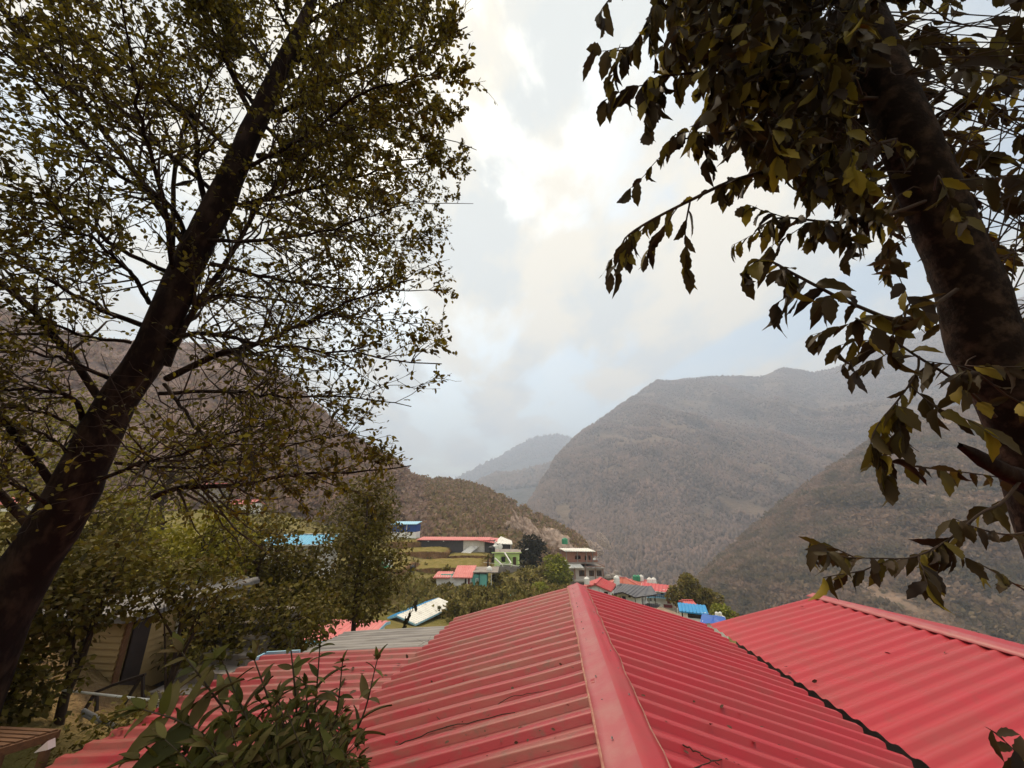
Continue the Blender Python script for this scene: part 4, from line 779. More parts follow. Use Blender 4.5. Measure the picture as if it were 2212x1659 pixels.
# --- multi-storey house with blue balcony
H = House('balcony_house', 'white three storey house with sky blue balconies and a bright red roof', 1392, 1336, 60, -0.30); k = H.m
H.box_walls(62*k, 2.6, 66*k, MAT['white'], [(6*k, 38*k, 5*k, 9*k), (14*k, 38*k, 5*k, 9*k), (23*k, 38*k, 5*k, 9*k), (50*k, 36*k, 7*k, 13*k), (5*k, 14*k, 4*k, 9*k), (12*k, 14*k, 4*k, 9*k), (19*k, 14*k, 4*k, 9*k), (28*k, 13*k, 4*k, 10*k), (8*k, 53*k, 8*k, 11*k), (22*k, 53*k, 8*k, 11*k), (38*k, 53*k, 7*k, 11*k)], z0=-2)
for x, z_, w_, h_ in ((6, 38, 5, 9), (14, 38, 5, 9), (23, 38, 5, 9), (5, 14, 4, 9), (12, 14, 4, 9), (19, 14, 4, 9), (8, 53, 8, 11), (22, 53, 8, 11), (38, 53, 7, 11)): H.window(x*k, z_*k, w_*k, h_*k, 0, 'plastic')
H.door(50*k, 36*k, 7*k, 13*k, .02, 'doorred'); H.door(28*k, 13*k, 4*k, 10*k, .02, 'dark')
H.slab([(-4*k, -1.0, 67*k), (66*k, -1.0, 63*k), (70*k, 2.9, 68*k), (2*k, 2.9, 72*k)], MAT['roofred'], trim=MAT['white'])
for z_, x0, x1, m_ in ((51, 2, 48, 'blue'), (51.2, 50, 66, 'blue'), (27, 0, 40, 'plastic')):
    f_ = MB().box(x0*k, -.9, (z_ - 1.6)*k, x1*k, -.01, z_*k); bo = H.part('balcony', f_, MAT['white' if m_ == 'plastic' else 'bluelt'])
    b = MB(); b.box(x0*k, -.9, (z_ + 6)*k, x1*k, -.84, (z_ + 7)*k); n_ = 12
    for t_ in np.linspace(x0, x1 - .6, n_): b.box(t_*k, -.89, z_*k, (t_ + .6)*k, -.85, (z_ + 6)*k)
    b.build('railing', MAT[m_], bo)
H.part('red_awning', MB().prism([(42*k, 0, 34*k), (42*k, -.8, 31*k), (42*k, -.8, 30*k), (42*k, 0, 33*k)], (17*k, 0, 0)), MAT['doorred'])
b = MB()
for i in range(7): b.box((36 + i*2.2)*k, -1.6, (20 - i*3)*k - .3, (38.2 + i*2.2)*k, -.95, (20 - i*3)*k)
H.part('stairs', b, MAT['white'])
for x, lb in ((1404, 'left one of two white tanks behind the roof of the balcony house'), (1413, 'right one of two white tanks behind the roof of the balcony house')): tank('water_tank', at(x, 1264, 63), .38, 1.0, 'plastic', lb)
# --- blue roofed hut
H = House('blue_roof_hut', 'small white house with a bright sky blue roof and one wide dark window', 1471, 1352, 42, -0.40); k = H.m
H.box_walls(54*k, 2.6, 34*k, MAT['white'], [(15*k, 18*k, 31*k, 14*k), (3*k, 18*k, 5*k, 13*k), (10*k, 1*k, 16*k, 9*k)], z0=-1.5)
H.window(15*k, 18*k, 31*k, 14*k, 0, 'white', bars=0); H.window(3*k, 18*k, 5*k, 13*k, 0, 'white', bars=0); H.window(10*k, 1*k, 16*k, 9*k, 0, 'dark', bars=1)
H.slab([(1*k, -.35, 34.5*k), (57*k, -.35, 33*k), (54*k, 2.4, 38*k), (-3*k, 2.4, 39*k)], MAT['blue'], pitch=.3); H.part('post', MB().box(-4.5*k, .2, -1.5, -3*k, .3, 37*k), MAT['plastic'])
H = House('red_roof_hut', 'tiny red roof peeking out behind the sky blue roof', 1484, 1312, 47); k = H.m
H.box_walls(18*k, 1.6, 7*k, MAT['white'], z0=-2); H.gable(18*k, 1.6, 7*k, 4.5*k, MAT['roofred'], .15, 'x', pitch=.25)
# --- royal blue hip roof
H = House('blue_hip_roof_house', 'low house under a royal blue hip roof at the corner of the big red roofs', 1519, 1356, 33, -0.42); k = H.m
H.box_walls(44*k, 2.0, 14*k, MAT['white'], z0=-1.5); E = [np.array(p) for p in ((-5*k, -.3, 12*k), (50*k, -.3, 14*k), (46*k, 2.0, 15*k), (0, 2.0, 16*k))]; T = [np.array((22*k, .8, 20*k)), np.array((27*k, .8, 20*k))]
V, F = cat_([corr(E[0], E[1], T[0], T[1], .25, .03, 3), corr(E[2], E[3], T[1], T[0], .25, .03, 3)]); ro = mesh('roof', V, F, MAT['bluehip'], H.r); b = MB(); b.add([E[1], E[2], T[1]], [(0,1,2)]); b.add([E[3], E[0], T[0]], [(0,1,2)]); b.build('hip_end', MAT['bluehip'], ro)
tag(MB().box(-.45, -.2, -1.6, .45, .3, 0).build('tank_stand', MAT['white'], loc=(0, 0, 0)), 'white block stand carrying two white tanks behind the royal blue roof', 'stand').location = tuple(at(1552.5, 1331.5, 37))
for x, lb in ((1549, 'left white tank of the pair on the stand behind the royal blue roof'), (1556.5, 'right white tank of the pair on the stand behind the royal blue roof')): tank('water_tank', at(x, 1331.3, 37), .14, .34, 'plastic', lb)
# --- pink roof and turquoise house
H = House('turquoise_house', 'white and turquoise house with a pale pink front roof and a flat grey back roof', 941, 1282, 55); k = H.m
H.box_walls(76*k, 3.0, 38*k, MAT['white'], [(62*k, 8*k, 4*k, 26*k), (69*k, 8*k, 4*k, 26*k)], z0=-1.5); H.door(62*k, 8*k, 4*k, 26*k, .05, 'dark'); H.door(69*k, 8*k, 4*k, 26*k, .05, 'doorred')
H.box_walls(32*k, 3.6, 41*k, MAT['teal'], [(8*k, 20*k, 6*k, 11*k)], x0=77*k, y0=.5, name='turquoise_wall', z0=-1.5); H.window(85*k, 20*k, 6*k, 11*k, .5, 'white')
H.slab([(36*k, -.5, 37*k), (78*k, -.5, 36*k), (82*k, 3.2, 54*k), (38*k, 3.2, 54*k)], MAT['pink'], pitch=.3); H.slab([(-6*k, -.4, 36*k), (30*k, -.4, 36*k), (32*k, 2, 43*k), (-3*k, 2, 43*k)], MAT['pink'], pitch=.3)
H.part('roof_slab', MB().box(79*k, .2, 44*k, 134*k, 5.0, 46.5*k), MAT['concrete']); H.part('post', MB().box(92*k, .3, 0, 93.5*k, .4, 44*k), MAT['dark']); H.part('post', MB().box(119*k, .3, -1, 120.2*k, .4, 44*k), MAT['plastic'])
H.part('plinth', MB().box(57*k, -.8, -1.5, 80*k, -.1, 5*k), MAT['teal'])
b = MB().lathe([(.02, 0), (.28, .12), (.4, .4), (.28, .68), (.02, .8)], n=12); o = b.build('water_tank', MAT['plastic'], smooth=True); o.location = tuple(at(1057, 1237, 56.5)); tag(o, 'small round white tank on the flat grey roof of the turquoise house', 'water tank')
o = MB().prism([(0, 0, 0), (1.6, 0, -.55), (1.6, 0, -1.3), (0, 0, -1.3)], (0, 1.2, 0)).build('teal_shed', MAT['teal']); o.location = tuple(at(1088, 1283, 50)); tag(o, 'small turquoise lean-to half hidden in bushes below the turquoise house', 'shed')
# --- blue and white roof, orange walls
def ridge_house(name, label, a1, Y1, a2, eL, eR, mL, mR, wm, hgt, cat='house', pitch=.35, inset=.35, trim=None):
    A1 = at(*a1, Y1); A2 = onz(*a2, A1[2]); u = nrm(A2 - A1); L1 = onpl(*eL, A1, u); R1_ = onpl(*eR, A1, u); rv = A2 - A1
    r = empty(name, A1 - np.array([0, 0, hgt + 1])); tag(r, label, cat); O = np.array(r.location)
    ro = mesh('roof', *corr(L1, L1 + rv, A1, A2, pitch, .03, 5), mL, r, loc=tuple(O)); ro.location = (0, 0, 0); ro2 = mesh('roof', *corr(R1_ + rv, R1_, A2, A1, pitch, .03, 5), mR, r, loc=tuple(O)); ro2.location = (0, 0, 0)
    b = MB()
    for p, q_ in ((L1, A1), (A1, R1_), (L1, L1 + rv), (R1_, R1_ + rv), (L1 + rv, A2), (A2, R1_ + rv)): b.bar(p - O - np.array([0,0,.07]), q_ - O - np.array([0,0,.07]), .05, .12)
    b.build('fascia', trim or mL, ro); b = MB(); l, g = L1 + (R1_ - L1) * .1, L1 + (R1_ - L1) * .9; dn = np.array([0, 0, -1.0])
    for s_ in (0.06, 0.90):
        e = rv * s_; up_ = np.array([0, 0, -.12]); lz, gz = l + (A1 - L1) * .16 * 0, g
        l2 = l.copy(); l2[2] = L1[2] + (A1[2] - L1[2]) * .2; g2 = g.copy(); g2[2] = R1_[2] + (A1[2] - R1_[2]) * .2
        b.prism([l2 + e + up_ - O, A1 + e + up_ - O, g2 + e + up_ - O, g2 + e + dn * hgt - O, l2 + e + dn * hgt - O], u * .15)
    b.build('gable', wm[0], r); b = MB()
    for p, s_ in ((l2, 1), (g2, -1)):
        pp = p + rv * .06 - np.array([0, 0, .14]); qq = p + rv * .94 - np.array([0, 0, .14]); v_ = nrm(np.cross(u, [0, 0, 1])) * s_ * .12
        b.prism([pp + u * .16 - O, qq - O, qq + dn * hgt - O, pp + u * .16 + dn * hgt - O], v_)
    b.build('wall', wm[1], r); return r, O, (A1, A2, L1, R1_, u)
ridge_house('blue_white_roof_house', 'hut with a blue and dirty white gable roof above orange boarded walls', (857, 1329), 36, (948, 1291), (811, 1343), (898, 1348), MAT['blue'], MAT['whitesheet'], (MAT['concrete'], MAT['ochre']), 2.4, 'hut', trim=MAT['bluelt'])
ridge_house('small_red_roof_house', 'low house with a red ribbed roof and pale blue trim beyond the grey sheets', (700, 1341), 22, (834, 1344), (640, 1383), (712, 1339), MAT['roofpink'], MAT['roofpink'], (MAT['white'], MAT['white']), 2.0, pitch=.28, trim=MAT['bluelt'])
# --- houses behind the leaning tree
H = House('blue_roof_house', 'white two storey house with a light blue roof glimpsed through the leaning tree', 560, 1262, 42, 0.12); k = H.m
H.box_walls(130*k, 4, 92*k, MAT['white'], [(68*k, 66*k, 12*k, 24*k), (92*k, 68*k, 14*k, 20*k), (20*k, 66*k, 14*k, 18*k)], z0=-1); H.door(68*k, 66*k, 12*k, 24*k, .02, 'wood'); H.window(92*k, 68*k, 14*k, 20*k, 0, 'wood'); H.window(20*k, 66*k, 14*k, 18*k, 0, 'wood')
H.gable(130*k, 4, 92*k, 16*k, MAT['bluepale'], .5, 'x', trim=MAT['plastic']); H.gable_ends(130*k, 4, 92*k, 16*k, MAT['white'], 'x')
H = House('red_roof_house', 'low house with a long pink red roof far behind the leaning tree', 496, 1092, 88, -0.2); k = H.m
H.box_walls(54*k, 3, 5*k, MAT['white'], z0=-3); H.gable(54*k, 3, 5*k, 8*k, MAT['roofpink'], .4, 'x')
H = House('red_roof_house', 'small house with a red roof high behind the leaning trunk', 432, 1056, 92, 0.1); k = H.m
H.box_walls(46*k, 3, 5*k, MAT['concrete'], z0=-5); H.gable(46*k, 3, 5*k, 8*k, MAT['roofpink'], .4, 'x')
H = House('white_house', 'white house with a red roof at the far left edge behind leaves', -30, 1130, 46, 0.1); k = H.m
H.box_walls(60*k, 4, 46*k, MAT['white'], z0=-5); H.gable(60*k, 4, 46*k, 16*k, MAT['roofpink'], .4, 'x')
# --- odds and ends on the terraces
for x, y, r_, h_, m_, lb in ((823,1224.5,.55,1.0,'green','green water tank at the left of the cluster below the terraces'), (832,1223,.5,1.15,'plastic','narrow white water tank in the middle of the cluster below the terraces'), (840,1224.5,.6,1.0,'plastic','broad white ribbed water tank at the right of the cluster below the terraces')):
    tank('water_tank', at(x, y, 66), r_, h_, m_, lb)
V = []; gx = np.linspace(-1, 1, 9)
T = MB(); T.lathe([(1.2, 0), (.9, .35), (.5, .5), (.05, .55)], n=10); o = T.build('tarpaulin', MAT['green']); o.location = tuple(at(828, 1226, 64.8)); o.scale = (1, .5, .7); tag(o, 'crumpled green tarpaulin lying at the foot of the tank cluster', 'tarpaulin')
tank('water_tank', at(889, 1249, 69), .38, .95, 'black', 'dark water tank on a tall four legged stand below the terraces', legs=1.0)
lp = empty('street_lamp', at(1138, 1221, 81)); tag(lp, 'tall street lamp with a slanted white head beside the lime green house', 'street lamp')
MB().lathe([(.07, -.5), (.05, 2.75), (.04, 2.8)], n=8).build('pole', MAT['dark'], lp); MB().box(-.15, -.06, 2.66, .12, .06, 2.74).build('arm', MAT['dark'], lp); MB().prism([(-.28, -.18, 2.68), (.34, -.18, 2.86), (.34, -.18, 2.93), (-.28, -.18, 2.78)], (0, .36, 0)).build('lamp_head', MAT['plastic'], lp)
# pale dirt path winding below the balcony house
P = spline([at(*p) for p in ((1400,1308,57),(1425,1316,54),(1450,1326,50),(1478,1337,46),(1500,1350,41))], 24); t_ = nrm(np.gradient(P, axis=0)); sd_ = nrm(np.cross(t_, [0, 0, 1])); wd = 1.0
V = np.stack([P - sd_ * wd, P + sd_ * wd, P + sd_ * wd - np.array([0, 0, 1.5]), P - sd_ * wd - np.array([0, 0, 1.5])], 1).reshape(-1, 3); i = (np.arange(23) * 4)[:, None]; j = np.arange(4)[None]; j2 = (j + 1) % 4
mesh('path', V, np.stack([i + j, i + 4 + j, i + 4 + j2, i + j2], -1).reshape(-1, 4), mat('pale_path_dirt', (0.36, 0.27, 0.20), (0.24, 0.17, 0.12), 1.2, 0.95))['kind'] = 'structure'

# grassy terraces with earth banks
def terrace(xs, yt, yb, Y, depth, label):
    n_ = 60; t = np.linspace(0, 1, n_); px = np.interp(t, np.linspace(0, 1, len(xs)), xs); pt_ = np.interp(t, np.linspace(0, 1, len(yt)), yt); pb_ = np.interp(t, np.linspace(0, 1, len(yb)), yb); curve = Y + depth * .8 * np.clip((t - .80) / .20, 0, 1) ** 2 + depth * .3 * np.clip((.12 - t) / .12, 0, 1)
    Tp = np.array([at(a, b, y) for a, b, y in zip(px, pt_, curve)]); Bt = Tp.copy(); Bt[:, 2] = np.minimum(np.array([at(a, b, y)[2] for a, b, y in zip(px, pb_, curve)]), Tp[:, 2] - .3)
    rows = [Bt - np.array([0, .35, 1.5]), Bt - np.array([0, .3, 0])]
    for q in (.3, .6, .85): rows.append(Bt * (1 - q) + Tp * q + np.stack([np.zeros(n_), -.5 * (fbm(t * 40, t * 0 + q * 5, 4) - .4), .3 * (fbm(t * 30 + 9, t * 0 + q * 3, 3) - .5)], -1))
    rows.append(Tp + np.stack([t * 0, -.15 * fbm(t * 25, t * 0, 3), .25 * (fbm(t * 28, t * 0 + 2, 3) - .5)], -1))
    for q in np.linspace(.08, 1, 10): rows.append(Tp + np.stack([t * 0, t * 0 + depth * q, depth * q * .035 + .18 * (fbm(t * 30, t * 0 + q * 9, 3) - .5)], -1))
    rows.append(rows[-1] - np.array([0, 0, 3.0])); V = np.stack(rows, 1); nr = len(rows); i = (np.arange(n_ - 1) * nr)[:, None]; j = np.arange(nr - 1)[None]
    o = mesh('terrace', V.reshape(-1, 3), np.stack([i + j, i + nr + j, i + nr + j + 1, i + j + 1], -1).reshape(-1, 4), TM); tag(o, label, 'terrace', kind='structure')
TM = slopemat('terrace_earth', (0.17, 0.145, 0.035), (0.27, 0.205, 0.075), (0.16, 0.085, 0.040), (0.30, 0.175, 0.085), 0.7, 0.60, 0.90)
terrace([826, 850, 890, 922], [1172, 1171, 1170, 1173], [1192, 1191, 1190, 1188], 98, 8, 'uppermost grassy terrace with a brown bank below the royal blue shed')
terrace([850, 880, 930, 972], [1194, 1193, 1191, 1194], [1213, 1212, 1210, 1206], 90, 8, 'second grassy terrace with a tall brown bank in front of the plank shed')
terrace([968, 1000, 1040, 1062], [1201, 1200, 1200, 1203], [1210, 1209, 1209, 1209], 93, 5, 'short terrace with a low dark bank left of the lime green house')
terrace([868, 930, 1000, 1056], [1231, 1228, 1226, 1229], [1243, 1241, 1239, 1238], 77, 11, 'wide green field terrace above the turquoise house')
terrace([745, 790, 840, 884], [1235, 1231, 1229, 1234], [1254, 1251, 1249, 1247], 68, 8, 'mossy left terrace carrying the cluster of tanks')
# ------------------------------------------------------------------ pale rock cut in the ridge hill and landslip scars
def crag(px, py, Y, w, h, n, label):
    """one broken rock face"""
    c = at(px, py, Y); nu_, nv_ = 90, 60; a = np.linspace(0, 2 * math.pi, nu_, endpoint=False); b_ = np.linspace(.04, math.pi - .04, nv_)
    A_, B_ = np.meshgrid(a, b_, indexing='ij'); r = .40 + 1.1 * fbm(np.cos(A_) * 4.2 + px, B_ * 5 + np.sin(A_) * 4, 5, .62) ** 1.3; r = np.round(r * 8) / 8 * .7 + r * .3
    V = np.stack([np.cos(A_) * np.sin(B_) * w * 1.6 * r, np.sin(A_) * np.sin(B_) * w * .6 * r, np.cos(B_) * h * 1.4 * r], -1); V[..., 0] += V[..., 2] * -.5
    i = (np.arange(nu_) * nv_)[:, None]; i2 = (((np.arange(nu_) + 1) % nu_) * nv_)[:, None]; j = np.arange(nv_ - 1)[None]
    o = mesh('rock_outcrop', V.reshape(-1, 3), np.stack([i + j, i + j + 1, i2 + j + 1, i2 + j], -1).reshape(-1, 4), MAT['rock']); o.location = tuple(c); tag(o, label, 'rocks'); return o
MAT['rock'] = mat('pale_rock', (0.60, 0.44, 0.34), (0.26, 0.18, 0.13), 0.6, 0.95)
crag(1146, 1170, 158, 4.5, 6.5, 60, 'pale pink broken rock face low on the ridge hill, above the dark round tree'); crag(1185, 1190, 150, 6, 5, 60, 'pale rock slip at the foot of the ridge hill beside the bare tree')
crag(1282, 1186, 400, 6, 5, 50, 'pale landslip scar in the valley behind the unfinished building'); crag(1303, 1168, 480, 4, 6, 40, 'upper pale landslip scar above the unfinished building in the valley')

# ------------------------------------------------------------------ trees and bushes among the houses
def pt(px, py, Y): return at(px, py, Y)
blob_tree('round_tree', pt(1142, 1224, 92), 68*mpp(92), 70*mpp(92), 2600, .55, MAT['leafK'], 'large dark dense round tree between the lime green house and the unfinished building', blobs=12, crown0=.02)
blob_tree('bright_tree', pt(1203, 1276, 72), 76*mpp(72), 62*mpp(72), 2400, .42, MAT['leafG'], 'bright green leafy tree in front of the unfinished brick building', blobs=12, crown0=.08)
bt = empty('bare_tree', pt(1186, 1215, 110)); tag(bt, 'bare branched grey tree in front of the pale rock slip', 'tree')
parts = [tube(wander((0, 0, 0), (0.05, 0, 1), 2.2, 5, .1), np.linspace(.16, .1, 5), 5)]
for _ in range(16): s_ = np.array([0, 0, 1.2 + rng.random()]); parts.append(tube(wander(s_, rng.normal(size=3) * np.array([.8, .8, .1]) + np.array([0, 0, .8]), 1.6 + 1.5 * rng.random(), 6, .22, .05), np.linspace(.07, .015, 6), 4))
V, F = cat_(parts); mesh('trunk', V, F, MAT['twig'], bt)
blob_tree('bush', pt(1078, 1171, 112), 1.7, 2.6, 260, .5, MAT['leafY'], 'small yellow green bush on the hill behind the long shed', 'bush', bush=True)
for px, py, Y, hh, ww, n, m_, lb in ((1490, 1312, 56, 72, 48, 1800, 'leafE', 'tall dark green tree rising behind the sky blue roof'), (1462, 1312, 55, 44, 34, 1000, 'leafE', 'smaller tree beside the balcony house, left of the tall one'), (1535, 1326, 56, 50, 44, 1300, 'leafE', 'broad tree between the tall tree and the royal blue roof'), (1556, 1338, 52, 26, 44, 800, 'leafG', 'low bright bushy tree at the edge of the right red roof'), (1510, 1320, 60, 46, 36, 900, 'leafE', 'tree filling the gap just right of the tall dark green tree'), (1576, 1345, 56, 20, 40, 700, 'leafE', 'low dark bush lowest on the village edge beside the right red roof')):
    blob_tree('village_tree', pt(px, py, Y), hh*mpp(Y), ww*mpp(Y), n, .34, MAT[m_], lb, blobs=9, crown0=.1)
pal = empty('palm', pt(1054, 1222, 80)); tag(pal, 'small spiky palm left of the lime green house', 'palm'); MB().lathe([(.16, -.3), (.12, 1.4)], n=6).build('trunk', MAT['twig'], pal)
D = nrm(np.stack([np.cos(np.arange(18) * .97), np.sin(np.arange(18) * .97), rng.random(18) * 1.6 - .2], -1)); V, F = leaves(np.repeat([[0, 0, 1.35]], 18, 0), D, np.repeat([[0, 0, 1.]], 18, 0), 1.3, T_LANCE); mesh('crown', V, F, MAT['leafE'], pal)
pal = empty('palm', pt(1131, 1228, 76)); tag(pal, 'dark spiky palm below the street lamp', 'palm'); MB().lathe([(.14, -.3), (.1, .7)], n=6).build('trunk', MAT['twig'], pal)
V, F = leaves(np.repeat([[0, 0, .65]], 18, 0), D, np.repeat([[0, 0, 1.]], 18, 0), 1.2, T_LANCE); mesh('crown', V, F, MAT['leafK'], pal)
SLOPE = [  # px, base py, Y, height px, width px, leaf material, kind
 (1010,1312,46,44,44,'leafE'),(1050,1318,44,46,52,'leafE'),(1030,1330,40,36,50,'leafE'),(985,1336,38,38,40,'leafE'),(1085,1312,46,34,46,'leafE'),(1120,1298,52,38,44,'leafE'),(1150,1280,60,36,40,'leafE'),
 (1105,1282,60,30,36,'leafE'),(1135,1262,68,30,40,'leafE'),(1170,1258,72,34,34,'leafE'),(1165,1294,54,30,50,'leafG'),(1075,1275,58,36,32,'leafE'),(960,1300,50,34,40,'leafE'),(905,1284,56,30,30,'leafY'),(880,1300,50,30,34,'leafE'),
 (836,1272,60,28,36,'leafE'),(800,1284,54,34,40,'leafE'),(775,1300,46,44,44,'leafE'),(740,1306,42,44,50,'leafE'),(750,1335,32,40,56,'leafE'),(1000,1285,56,26,34,'leafE'),
 (965,1258,60,34,26,'leafE'),(935,1275,57,26,24,'leafE'),(700,1300,40,50,60,'leafD'),(660,1320,34,50,70,'leafD'),(700,1340,26,44,70,'leafD'),(1195,1292,62,26,40,'leafE'),(1225,1290,66,24,30,'leafE')]
NM = {'leafE': 'olive green bush on the slope between the houses and the big roof', 'leafY': 'yellow flowering bush below the turquoise house', 'leafG': 'bright green bush just behind the main ridge', 'leafD': 'dense dark bush above the small red roof'}
for px, py, Y, hh, ww, m_ in SLOPE:
    blob_tree('bush', pt(px, py, Y), hh*mpp(Y), ww*mpp(Y), 520 if Y > 45 else 900, max(.16, 5.5 * mpp(Y)), MAT[m_], NM[m_], 'bush', 'bushes on the slope', blobs=7, crown0=.02, bush=True)
# rough growth all over the slope
n = 16000; Yg = 26 + 84 * rng.random(n) ** 0.8; xg = (560 + 760 * rng.random(n) - CX) / 881 * Yg; zg = ground(xg, Yg)
st = np.abs(ground(xg, Yg + .5) - ground(xg, Yg - .5)); pg = CX + xg / Yg * 881; k_ = ((rng.random(n) < .10 + st * .5) | (Yg < 58)) & ~((pg > 800) & (pg < 985) & (Yg < 39))
P = np.stack([xg, Yg, zg], -1)[k_]
stuff('slope_undergrowth', bushes(P, .75, 10), MAT['leafE'], 'rough grass and low weeds covering the terraced slope')
# ------------------------------------------------------------------ the big leaning tree on the left
def azl(pts): return np.array([az(*p) for p in pts])
TR = spline(azl([(-75,1560,4.3),(-20,1400,4.4),(52,1240,4.55),(145,1086,4.7),(241,886,4.95),(327,753,5.1),(416,553,5.35),(477,433,5.5),(551,267,5.8),(615,133,6.1),(675,0,6.4),(715,-120,6.7)]), 60)
_ty = pix(TR)[1]
def ztr(y): return float(np.interp(-y, -_ty, TR @ FW))
TRr = np.interp(-_ty, -np.array([1560,1400,1240,1086,886,753,553,433,267,133,0,-120])[::1], np.array([62,60,58,54,42,41,36,32,25,21,11,5]) * .80) * (TR @ FW) / FPX
lt = empty('leaning_tree', tuple(TR[0] - np.array([0, 0, .6]))); tag(lt, 'big dark leaning tree with a thick trunk and small leaved spreading crown', 'tree'); OL = np.array(lt.location)
def kid(name, V, F, m, parent, O, smooth=False):
    o = mesh(name, V, F, m, parent, smooth, loc=tuple(O)); o.location = (0, 0, 0); return o
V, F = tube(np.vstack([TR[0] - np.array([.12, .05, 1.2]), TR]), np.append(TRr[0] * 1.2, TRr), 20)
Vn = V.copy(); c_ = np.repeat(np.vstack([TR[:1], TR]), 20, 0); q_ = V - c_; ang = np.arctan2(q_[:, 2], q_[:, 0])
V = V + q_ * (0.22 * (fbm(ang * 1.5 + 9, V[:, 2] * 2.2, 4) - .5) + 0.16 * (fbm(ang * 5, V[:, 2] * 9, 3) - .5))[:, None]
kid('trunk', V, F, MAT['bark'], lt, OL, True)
LIMBS = [ # pixel path with depth offset at the tip, radius px, density
 ([(360,818),(467,766),(550,743),(667,696),(737,663),(890,600)], -.3, 7.5, 1.0),
 ([(362,742),(417,720),(500,730),(567,746),(737,760),(960,795)], -.6, 5.5, .8),
 ([(360,790),(407,686),(493,560),(567,433),(667,333),(860,215)], .5, 8, 1.3),
 ([(525,442),(633,417),(737,390),(950,325)], .0, 6, 1.4), ([(555,337),(617,333),(737,290),(1010,235)], .4, 5.5, 1.5),
 ([(615,150),(750,60),(920,-40)], .3, 5, 1.5), ([(590,255),(700,190),(850,120),(1010,60)], -.4, 5, 1.5),
 ([(455,570),(600,603),(737,623),(970,625)], .3, 5, 1.0), ([(345,850),(500,846),(600,860),(737,853),(890,880)], -.4, 4.5, .7),
 ([(330,1075),(390,1053),(500,1050),(633,1026),(737,1020),(890,1005)], -.2, 6.5, 1.2), ([(200,1045),(300,1000),(380,985),(470,950),(600,900)], -.5, 4.5, .5),
 ([(355,830),(393,880),(427,926),(493,953),(660,960)], -.6, 4, .6), ([(250,1000),(340,1010),(470,1000),(640,960),(780,930)], -.3, 4, .6),
 ([(313,705),(233,676),(150,630),(67,586),(-60,520)], -.6, 6, .9), ([(283,740),(183,726),(120,700),(20,680)], -.3, 4, .6), ([(240,820),(150,780),(67,763),(-60,750)], -.7, 4.5, .4),
 ([(183,915),(165,868),(107,846),(0,843),(-80,850)], -.6, 6, .4), ([(443,433),(423,350),(420,283),(367,217),(333,167),(300,40)], -.5, 6, 1.0),
 ([(375,600),(370,547),(347,400),(317,300),(293,213),(283,100),(262,-40)], -.9, 5, 1.0), ([(372,560),(377,383),(403,267),(440,200),(467,150),(525,30)], .3, 5, 1.2),
 ([(400,510),(367,443),(267,383),(150,273),(67,167),(-60,60)], -.8, 5.5, 1.1), ([(467,420),(333,307),(233,253),(133,187),(-20,100)], -.3, 5, 1.2),
 ([(370,590),(247,530),(183,477),(67,417),(-50,380)], -1.0, 5, 1.1), ([(510,330),(350,200),(200,80),(80,-50)], -.4, 5, 1.4), ([(560,240),(480,120),(430,-50)], -.3, 5, 1.5),
 ([(323,655),(293,603),(250,560),(190,510),(40,465)], -.9, 5, .9), ([(640,90),(590,0),(560,-90)], -.5, 4, 1.4), ([(500,380),(650,300),(790,200),(960,150)], -.6, 4.5, 1.4),
 ([(600,170),(520,60),(420,-60)], .5, 4.5, 1.3), ([(440,520),(560,520),(700,500),(880,440)], -.7, 4.5, 1.0), ([(480,430),(620,480),(780,520),(960,520)], .5, 4.5, 1.1),
 ([(340,690),(460,640),(620,650),(800,690),(960,700)], .6, 4.5, .7), ([(560,250),(660,230),(800,260),(1030,320)], .7, 5, 1.4), ([(650,60),(760,-10),(850,-80)], -.3, 4, 1.4), ([(530,290),(680,130),(800,20)], .5, 4.5, 1.5),
 ([(560,260),(740,420),(1020,440)], 1.0, 4.5, 1.2), ([(100,1180),(-60,1000),(-300,800),(-650,650)],-.4,9,1.3),([(150,1090),(-50,850),(-350,600),(-700,420)],-.5,8,1.3),([(240,890),(50,650),(-250,450),(-600,300)],-.5,8,1.3),([(60,1230),(-150,1180),(-420,1100),(-800,1000)],-.4,9,1.3),([(30,1280),(-200,1330),(-450,1300),(-750,1250)],-.4,8,1.3),([(416,553),(200,250),(-100,-100),(-300,-350)],-.6,7,1.3),([(551,267),(450,50),(300,-250),(200,-500)],-.4,6,1.3),([(200,950),(120,900),(40,880),(-60,900)], -.4, 4, .5), ([(120,1110),(60,1060),(-60,1020)], -.5, 5, .6), ([(170,1040),(130,960),(60,930),(-40,940)], -.2, 4, .4)]
SIL = np.array([(-150,1000),(0,985),(60,1000),(130,1022),(200,1036),(250,1060),(300,1015),(340,1050),(430,1062),(480,1008),(560,1008),(640,995),(700,960),(760,992),(820,962),(880,905),(930,850),(1010,900),(1060,880),(1150,860),(1300,760)], float)
def inside(P, soft=10):
    z = P @ FW; x, y = pix(P); return (z > .6) & (x < np.interp(y, SIL[:, 0], SIL[:, 1]) + rng.normal(size=len(P)) * soft)
LP, LD = [], []; tw = []
def leafy(P, n, jit=.035):
    """leaves along a twig"""
    t = 0.15 + .85 * rng.random(n); i = np.clip((t * (len(P) - 1)).astype(int), 0, len(P) - 2); f = (t * (len(P) - 1) - i)[:, None]
    T = nrm(P[i + 1] - P[i]); LP.append(P[i] * (1 - f) + P[i + 1] * f + rng.normal(size=(n, 3)) * jit * .4); LD.append(nrm(T * .7 + rng.normal(size=(n, 3)) * .75 + np.array([0, 0, -.15])))
